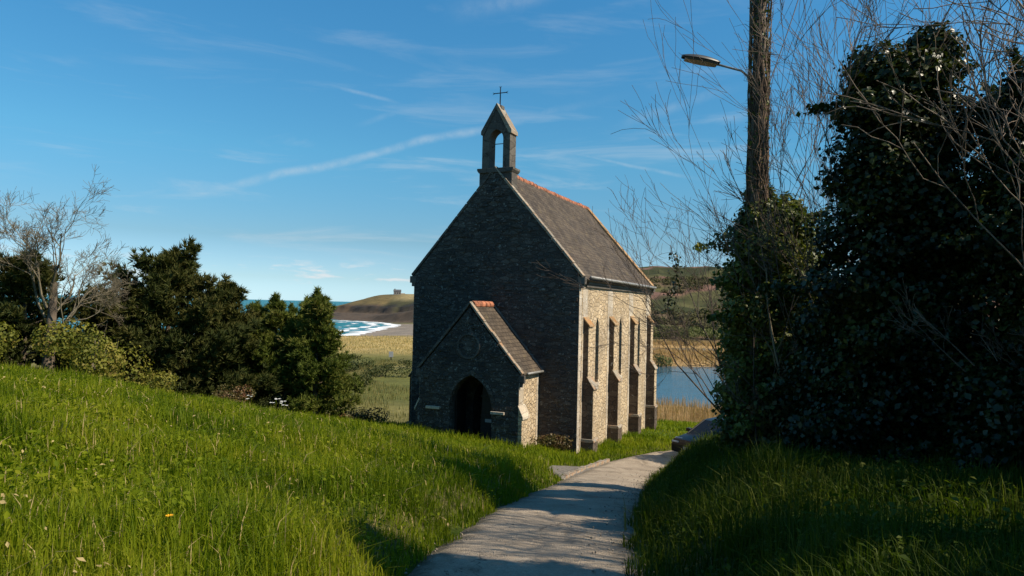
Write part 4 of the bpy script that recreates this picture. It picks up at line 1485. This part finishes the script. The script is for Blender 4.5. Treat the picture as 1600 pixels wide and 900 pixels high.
bare_shrub(6.9, 5.6, 'second leafless shrub in the hedge just outside the right edge', 87, 6, 6.0, [(-.1, .05, 1), (.1, 0, 1), (0, .15, 1)], 'twig', 3, .03, .6, None, (4, 6), 0.0, .006)
bare_shrub(6.5, 12.6, 'tall leafless branches crossing the top right of the dark ivy tree', 84, 3, 6.6, [(.05, .1, 1), (.12, 0, 1), (0, 0, 1), (.2, .1, 1)], 'twig', 3, .02, .4, None, (4, 6))
bare_shrub(8.0, 11.9, 'leafless branches over the far right ivy tree', 85, 4, 6.2, [(.05, 0, 1), (.15, .1, 1), (-.06, 0, 1)], 'twig', 3, .02, .4, None, (4, 6))

bare_shrub(5.35, 12.35, 'pale bare stem standing against the olive ivy clump', 88, 2, 3.4, [(.0, 0, 1), (-.1, 0, 1)], 'twig_yellow', 2, .03, .6, None, (4, 6))

# trailing ivy on the leaning shrub
r = np.random.default_rng(90)
n_ = 190
tq_ = r.uniform(0, 1, n_)
P = np.stack([3.62 + .10 * np.sin(tq_ * 5) + .07 * r.normal(size=n_), 15.9 + .08 * r.normal(size=n_), 1.25 - 1.35 * tq_], 1)
V, F = leaf_quads(P, .075, r)
ti = mesh_np('foliage', V - np.array([3.62, 15.9, 0]), F, M['ivy'])
tr_ = empty('trailing_ivy', (3.62, 15.9, 0), label='short dark strand of ivy hanging among the bare twigs left of the ivy clump', cat='ivy')
ti.parent = tr_
zz = np.linspace(1.45, -.2, 14)
tubes('stem', [(np.stack([.10 * np.sin((1.25 - zz) / 1.35 * 5), 0 * zz, zz], 1), np.full(14, .007))], M['twig_dark'], tr_, 4)

# ------------------------------------------------------------------ grass
def blades(x, y, z, L, w, r, lean=.45):
    n = len(x)
    B = np.stack([x, y, z], 1)
    a = r.uniform(0, 2 * np.pi, n)
    s = np.stack([np.cos(a), np.sin(a), 0 * a], 1) * w[:, None]
    d = np.stack([np.cos(a + 1.57 + r.normal(0, .5, n)), np.sin(a + 1.57 + r.normal(0, .5, n)), 0 * a], 1)
    k = (L * np.abs(r.normal(0, lean, n)) * np.where(r.uniform(0, 1, n) < .15, 1.7, 1.0))[:, None]
    up = np.array([[0, 0, 1.0]])
    mid = B + up * (L * .55)[:, None] + d * k * .35
    tip = B + up * (L * r.uniform(.75, 1.0, n) / (1 + .35 * k[:, 0] / L))[:, None] + d * k * 1.0
    V = np.stack([B - s, B + s, mid + s * .75, mid - s * .75, tip], 1).reshape(-1, 3)
    i = np.arange(n)[:, None] * 5
    return V, [np.concatenate([i, i + 1, i + 2, i + 3], 1), np.concatenate([i + 3, i + 2, i + 4], 1)]


def in_chapel(x, y):
    dx, dy = x - ORG[0], y - ORG[1]
    u, v = dx * EXV[0] + dy * EXV[1], dx * EYV[0] + dy * EYV[1]
    return ((np.abs(u) < HWID + .02) & (v > -.02) & (v < LEN)) | ((np.abs(u) < PHW + .1) & (v > -PD - .02) & (v < .1))


def grass(name, side, n, a0, a1, d0, d1, Lr, mat, seed, pw=1.0, **props):
    r = np.random.default_rng(seed)
    d = d0 + (d1 - d0) * r.uniform(0, 1, n) ** pw
    a = np.arctan(r.uniform(a0, a1, n))
    x, y = d * np.sin(a), d * np.cos(a)
    e, sd = lane_dist(x, y)
    bare = fbm(x * 1.6, y * 1.6, 101, 2)
    edge_lim = -.20 + .40 * bare - .06 * (side > 0)
    ap = (x > .5) & (x < 3.4) & (y > 18.5) & (y < 24.2) & (poly_sdf(x, y, np.array(AP)) > -.05)
    ok = (sd == side) & (e > edge_lim) & ~in_chapel(x, y) & (crest(x, y) < 7.5) & ~ap
    x, y, e, d = x[ok], y[ok], e[ok], d[ok]
    z = ground(x, y) - .02
    patch = fbm(x * .55, y * .55, 103, 3)
    L = (Lr[0] + (Lr[1] - Lr[0]) * r.uniform(0, 1, len(x)) ** 1.6) * (.38 + 1.25 * patch ** 1.25) * (.5 + .5 * sstep(-.1, .7, e))
    w = .0022 + .00042 * d
    V, F = blades(x, y, z, L, w * r.uniform(.7, 1.3, len(x)), r)
    return mesh_np(name, V, F, mat, kind='stuff', **props)


grass('meadow_grass', -1, 290000, -.86, .35, 1.6, 33, (.14, .42), M['grass'], 201, 1.15, label='long fresh green grass on the sloping meadow left of the lane', cat='grass')
grass('meadow_grass', -1, 36000, -2.6, -.86, 1.6, 17, (.14, .42), M['grass'], 204, 1.15, label='long fresh green grass beyond the left edge of the view', cat='grass')
grass('shade_toned_bank_grass', 1, 16000, .95, 2.4, 2.2, 12, (.16, .50), M['grass_bank_shade'], 205, 1.1, label='shaded green grass beyond the right edge of the view', cat='grass')
grass('shade_toned_bank_grass', 1, 95000, .02, .95, 2.2, 27, (.16, .50), M['grass_bank_shade'], 202, 1.1, label='rank green grass on the bank right of the lane', cat='grass')
grass('verge_grass', -1, 26000, .10, .36, 25, 50, (.14, .34), M['grass'], 203, 1.0, label='short green grass verge along the sunny side of the chapel', cat='grass')

def weeds(name, side, n, a0, a1, d0, d1, size, mat, label, seed, cut):
    r = np.random.default_rng(seed)
    d = d0 + (d1 - d0) * r.uniform(0, 1, n)
    a = np.arctan(r.uniform(a0, a1, n))
    x, y = d * np.sin(a), d * np.cos(a)
    e, sd = lane_dist(x, y)
    ok = (sd == side) & (e > .05) & (fbm(x * 1.3, y * 1.3, seed, 2) > cut) & ~in_chapel(x, y) & (crest(x, y) < 5)
    x, y = x[ok], y[ok]
    P = np.stack([x, y, ground(x, y) + r.uniform(.05, .27, len(x))], 1)
    V, F = leaf_quads(P, size, r, np.tile(np.array([[0, 0, 1.]]), (len(P), 1)), .55)
    mesh_np(name, V, F, mat, kind='stuff', label=label, cat='weeds')


weeds('meadow_weeds', -1, 26000, -.84, .1, 3.0, 20, .05, M['grass'], 'small broad weed leaves among the grass of the left meadow', 211, .52)
weeds('dead_leaves', -1, 2600, -.84, .15, 4.0, 18, .04, M['dry'], 'scattered dry brown leaves and stalks in the left meadow grass', 212, .56)
grass('dry_straws', -1, 5200, -.84, .2, 2.0, 22, (.2, .42), M['dry'], 213, 1.1, label='thin dry straws standing in the left meadow grass', cat='dry grass')

# broad leaves and docks in the bank grass
r = np.random.default_rng(210)
n_ = 5200
d = 3.2 + 15 * r.uniform(0, 1, n_)
a = np.arctan(r.uniform(.12, .85, n_))
x, y = d * np.sin(a), d * np.cos(a)
e, sd = lane_dist(x, y)
ok = (sd > 0) & (e > .25) & (fbm(x * .9, y * .9, 107, 2) > .46)
x, y = x[ok], y[ok]
P = np.stack([x, y, ground(x, y) + r.uniform(.04, .34, len(x))], 1)
V, F = leaf_quads(P, .06, r, np.tile(np.array([[0, 0, 1.]]), (len(P), 1)), .6)
mesh_np('weed_leaves', V, F, M['grass_bank_shade'], kind='stuff', label='broad weed leaves scattered in the grass of the right bank', cat='weeds')

weeds('bank_weeds', 1, 22000, .13, .95, 3.0, 17, .042, M['grass_bank_shade'], 'small leaved weeds low in the grass of the right bank', 217, .46)

# arching tuft of long grass on the bank
def tuft(x, y, n, L, label, seed, mat='grass_bank_shade'):
    r = np.random.default_rng(seed)
    z = gz(x, y)
    V, F = blades(r.normal(0, .16, n), r.normal(0, .16, n), np.full(n, -.02), r.uniform(.6, 1.1, n) * L, np.full(n, .006), r, .5)
    o = mesh_np('grass_tuft', V, F, M[mat], label=label, cat='grass tuft')
    o.location = (x, y, z)


tuft(3.05, 8.3, 240, .75, 'large arching tuft of long pale grass in the sun on the right bank', 221)
tuft(2.15, 6.2, 150, .55, 'smaller tuft of coarse grass low on the right bank near the lane', 222)
tuft(3.55, 9.3, 200, .65, 'tuft of long grass behind the large arching one', 223)
tuft(2.0, 9.4, 160, .6, 'grass tuft leaning over the right edge of the lane', 224)


# flowers
def flowers(name, x, y, n, label, cat, mat, seed, h, size, spread):
    r = np.random.default_rng(seed)
    z = gz(x, y)
    root = empty(name, (x, y, z), label=label, cat=cat)
    lines, V, F = [], [], []
    mb = MB()
    for i in range(n):
        p = np.array([r.normal() * spread, r.normal() * spread * .5, 0])
        hh = h * r.uniform(.75, 1.15)
        top = p + np.array([r.normal() * .03, r.normal() * .03, hh])
        lines.append((np.array([p, (p + top) / 2 + r.normal(size=3) * .01, top]), np.full(3, .004)))
        npet = 9
        for k in range(npet):
            a = 6.28 * k / npet
            c_, s_ = math.cos(a), math.sin(a)
            c2_, s2_ = math.cos(a + .5), math.sin(a + .5)
            q = [tuple(top), tuple(top + size * np.array([c_, s_, .35])), tuple(top + size * 1.05 * np.array([(c_ + c2_) / 2, (s_ + s2_) / 2, .42])), tuple(top + size * np.array([c2_, s2_, .35]))]
            mb.add(q, [(0, 1, 2, 3)])
    tubes('stem', lines, M['grass'], root, 4)
    mb.build('petals', mat, root, recalc=False)


flowers('white_flowers', -7.0, 21.6, 11, 'clump of white flowers at the far edge of the meadow', 'flowers', M['white_petal'], 231, .55, .045, .30)
flowers('white_flowers', -8.15, 22.0, 4, 'few white flowers left of the larger white clump', 'flowers', M['white_petal'], 232, .55, .04, .12)
flowers('dandelion', -2.28, 4.72, 1, 'single orange yellow flower in the grass at the lower left', 'flower', M['yellow_petal'], 233, .30, .024, .0)

# ------------------------------------------------------------------ reeds and marsh
def reedbed(name, x0, x1, y0, y1, n, L, w, mat, label, seed, cat='reeds', cond=None):
    r = np.random.default_rng(seed)
    x, y = r.uniform(x0, x1, n), r.uniform(y0, y1, n)
    h, e, sd, g = ground(x, y, True)
    ok = (h > WATER - .35)
    if cond:
        ok &= cond(x, y, g)
    x, y, h = x[ok], y[ok], h[ok]
    V, F = blades(x, y, h - .05, L * r.uniform(.55, 1.1, len(x)) * (.6 + .7 * fbm(x * .25, y * .25, 7, 2)), np.full(len(x), w), r, .16)
    mesh_np(name, V, F, mat, kind='stuff', label=label, cat=cat)


reedbed('near_reeds', 9, 34, 62, 96, 12000, 1.9, .022, M['reed'], 'tall dry reddish reeds on the near shore of the lagoon', 301, cond=lambda x, y, g: (g['lag'] < .06) & (g['hill'] < 3.0))
reedbed('far_reeds', 10, 95, 168, 236, 16000, 1.5, .07, M['reed'], 'band of tan reeds on the far side of the lagoon', 302, cond=lambda x, y, g: (g['lag'] < .03))
reedbed('marsh_reeds', 14, 100, 252, 280, 8000, 1.5, .08, M['reed'], 'thin far strip of tan reeds below the hillside bushes', 303)
reedbed('dune_grass', -75, -18, 168, 275, 22000, .8, .06, M['dry'], 'pale yellow dune grass behind the beach', 304, 'dune grass', cond=lambda x, y, g: (g['dune'] > .3) & (g['sea'] < -40))

reedbed('rough_meadow', -52, -6, 62, 165, 26000, .9, .035, M['rough'], 'rough olive grass and rush covering the flat meadow left of the chapel', 305, 'rough grass', cond=lambda x, y, g: (g['lag'] < -.2) & (fbm(x * .08, y * .08, 77, 3) > .38))
rr_ = np.random.default_rng(310)
for i in range(15):                            # scrub on the meadow below the dunes
    y = rr_.uniform(112, 168)
    x = y * rr_.uniform(-.235, -.14)
    sz = rr_.uniform(1.2, 2.8)
    where = ['dark', 'grey green', 'olive'][i % 3]
    bush('meadow_bush', x, y, sz * 1.3, sz * .85, 420, .30, M[['scrub', 'willow', 'scrub'][i % 3]], 'low rounded scrub bush on the flat meadow below the dunes', 'bush', 320 + i, group='scrub bushes on the meadow below the dunes', stems=3)
for i in range(13):                            # willow scrub beyond the lagoon
    y = 283 + rr_.uniform(0, 26)
    x = y * (.185 + .125 * (i + rr_.uniform(0, .7)) / 13)
    sz = rr_.uniform(4.5, 7.5)
    bush('willow_scrub', x, y, sz * 1.1, sz * .95, 700, .62, M['willow'], 'rounded grey green willow bush beyond the far reeds of the lagoon', 'bush', 350 + i, group='willow bushes beyond the lagoon', stems=3)
b_ = bush('willow_scrub', 37.5, 171.5, 3.0, 3.6, 700, .36, M['willow'], 'single dark willow bush standing among the far reeds at the water', 'bush', 370, stems=3)

# wooded hillside: a far mass
r = np.random.default_rng(380)
Vs, Fs, b0 = [], [], 0
for i in range(420):
    y = r.uniform(320, 640)
    x = y * r.uniform(.10, .42)
    if fbm(np.array([x * .02]), np.array([y * .03]), 57, 2)[0] < .42:
        continue
    s_ = r.uniform(1.6, 4.2)
    z = gz(x, y)
    nlf = 90
    dd = rdir(nlf, r)
    P = np.array([x, y, z + s_ * .4]) + dd * np.array([s_ * 1.5, s_ * 1.5, s_ * .9]) * r.uniform(.6, 1.05, nlf)[:, None]
    v_, f_ = leaf_quads(P, 1.3, r, dd)
    Vs.append(v_)
    Fs.append(f_ + b0)
    b0 += len(v_)
mesh_np('hillside_scrub', np.concatenate(Vs), np.concatenate(Fs), leafy('hillside_scrub', [(.05, .05, .02), (.085, .08, .035), (.12, .095, .05)], .1, .8, .1, .01), kind='stuff',
        label='brown and green scrub covering the hillside behind the lagoon', cat='scrub')

# ------------------------------------------------------------------ far things
hx, hy = -153.0, 945.0
hz = gz(hx, hy) - .6
house = empty('headland_house', (hx, hy, hz), rad(12), label='grey stone house on the headland skyline', cat='house')
MB().box(-5.5, 4.0, -3.5, 3.5, -2, 4.6).build('wall', simple('grey_render', (.17, .16, .15), .9), house)
MB().prism([(-3.9, 4.55), (3.9, 4.55), (0, 7.2)], -5.9, 4.4, 'x').build('roof', simple('far_slate', (.075, .075, .08), .7), house)
MB().box(-4.6, -3.4, -.6, .6, 5.5, 8.4).build('chimney', M['ashlar_grey'], house)
for x in (-3.6, -.6, 2.2):
    MB().box(x - .6, x + .6, -3.56, -3.49, 1.6, 3.2).build('window', M['glass_dark'], house)
MB().box(4.0, 9.5, -2.5, 2.5, -2, 2.4).build('annex', simple('annex_stone', (.36, .31, .24), .9), house)

sg = at_ = None
sx_, sy_ = -27.4, 162.0
sgn_ = empty('marker_post', (sx_, sy_, gz(sx_, sy_)), label='small white marker board on a post at the foot of the dunes', cat='sign')
MB().box(-.12, .12, -.1, .1, -.2, 1.6).build('post', M['wood_dark'], sgn_)
MB().box(-.5, .5, -.16, -.10, .7, 2.0).build('board', M['paper'], sgn_, bevel=.02)

# ------------------------------------------------------------------ parked car behind the bank
def car(x, y, ang):
    root = empty('parked_car', (x, y, zl(y) + .03), ang, label='dark parked car half hidden behind the right bank', cat='car')
    paint = simple('dark_car_paint', (.010, .011, .014), .35, .0, .15, 6, 0, .25)
    glass = simple('car_glass', (.010, .012, .015), .2, 0, .1, 3, 0, .3)
    rub = simple('tyre_rubber', (.02, .02, .02), .85)
    prof = [(-2.0, .32), (-2.02, .62), (-1.92, .80), (-1.1, .93), (.0, .96), (1.55, .97), (1.98, .92), (2.03, .60), (1.98, .30)]
    V, F = [], []
    yy = [(-.86, .90), (-.80, 1.0), (.80, 1.0), (.86, .90)]
    n = len(prof)
    for yv, k in yy:
        V += [(px * (.985 if abs(yv) > .82 else 1), yv, .30 + (pz_ - .30) * (k if pz_ > .5 else 1)) for px, pz_ in prof]
    for j in range(3):
        F += [(j * n + i, j * n + (i + 1) % n, (j + 1) * n + (i + 1) % n, (j + 1) * n + i) for i in range(n)]
    F += [tuple(range(n)), tuple(3 * n + i for i in range(n - 1, -1, -1))]
    MB().add(V, F).build('body', paint, root, bevel=.025, smooth=True)
    # greenhouse: glass block with pillars and roof
    bt_, tp = [(-1.12, .93), (1.78, .95)], [(-.28, 1.40), (1.30, 1.40)]
    g = [(-1.12, -.76, .92), (1.80, -.76, .94), (1.80, .76, .94), (-1.12, .76, .92), (-.30, -.58, 1.40), (1.35, -.58, 1.40), (1.35, .58, 1.40), (-.30, .58, 1.40)]
    Fg = [(0, 1, 5, 4), (1, 2, 6, 5), (2, 3, 7, 6), (3, 0, 4, 7), (4, 5, 6, 7), (0, 3, 2, 1)]
    MB().add(g, Fg).build('windows', glass, root)
    MB().prism([(-.34, 1.385), (-.15, 1.43), (.6, 1.455), (1.2, 1.43), (1.40, 1.385)], -.61, .61).build('roof', paint, root, bevel=.02, smooth=True)
    for s in (-1, 1):
        for (xa, za, ya), (xb, zb, yb) in (((-1.13, .92, .765), (-.30, 1.40, .585)), ((.42, .94, .765), (.45, 1.40, .59)), ((1.80, .94, .765), (1.35, 1.40, .585))):
            MB().tube([(xa, s * ya, za), (xb, s * yb, zb)], [.032, .030], 6).build('pillar', paint, root)
    for s in (-1, 1):
        mr = MB().box(-.10, .08, -.10, .10, -.06, .07).build('mirror', paint, root, bevel=.03, smooth=True)
        mr.location = (-.78, s * .95, 1.0)
        hl_ = MB().prism([(-1.93, .60), (-1.97, .72), (-1.70, .84), (-1.55, .82)], s * .58 - .16, s * .58 + .16).build('headlight', simple('headlight_glass', (.5, .5, .5), .1), root, bevel=.01)
        hl_.location = (-.03, s * .10, 0)
        for wx in (-1.25, 1.28):
            w = MB()
            w.tube([(wx, s * .72, .31), (wx, s * .88, .31)], [.31, .31], 20)
            wo = w.build('wheel', rub, root, bevel=.02)
            MB().tube([(wx, s * .875, .31), (wx, s * .888, .31)], [.19, .19], 14).build('rim', M['zinc'], wo)
    MB().box(-2.035, -2.015, -.26, .26, .48, .58).build('number_plate', M['paper'], root)


car(8.35, 27.75, rad(38))
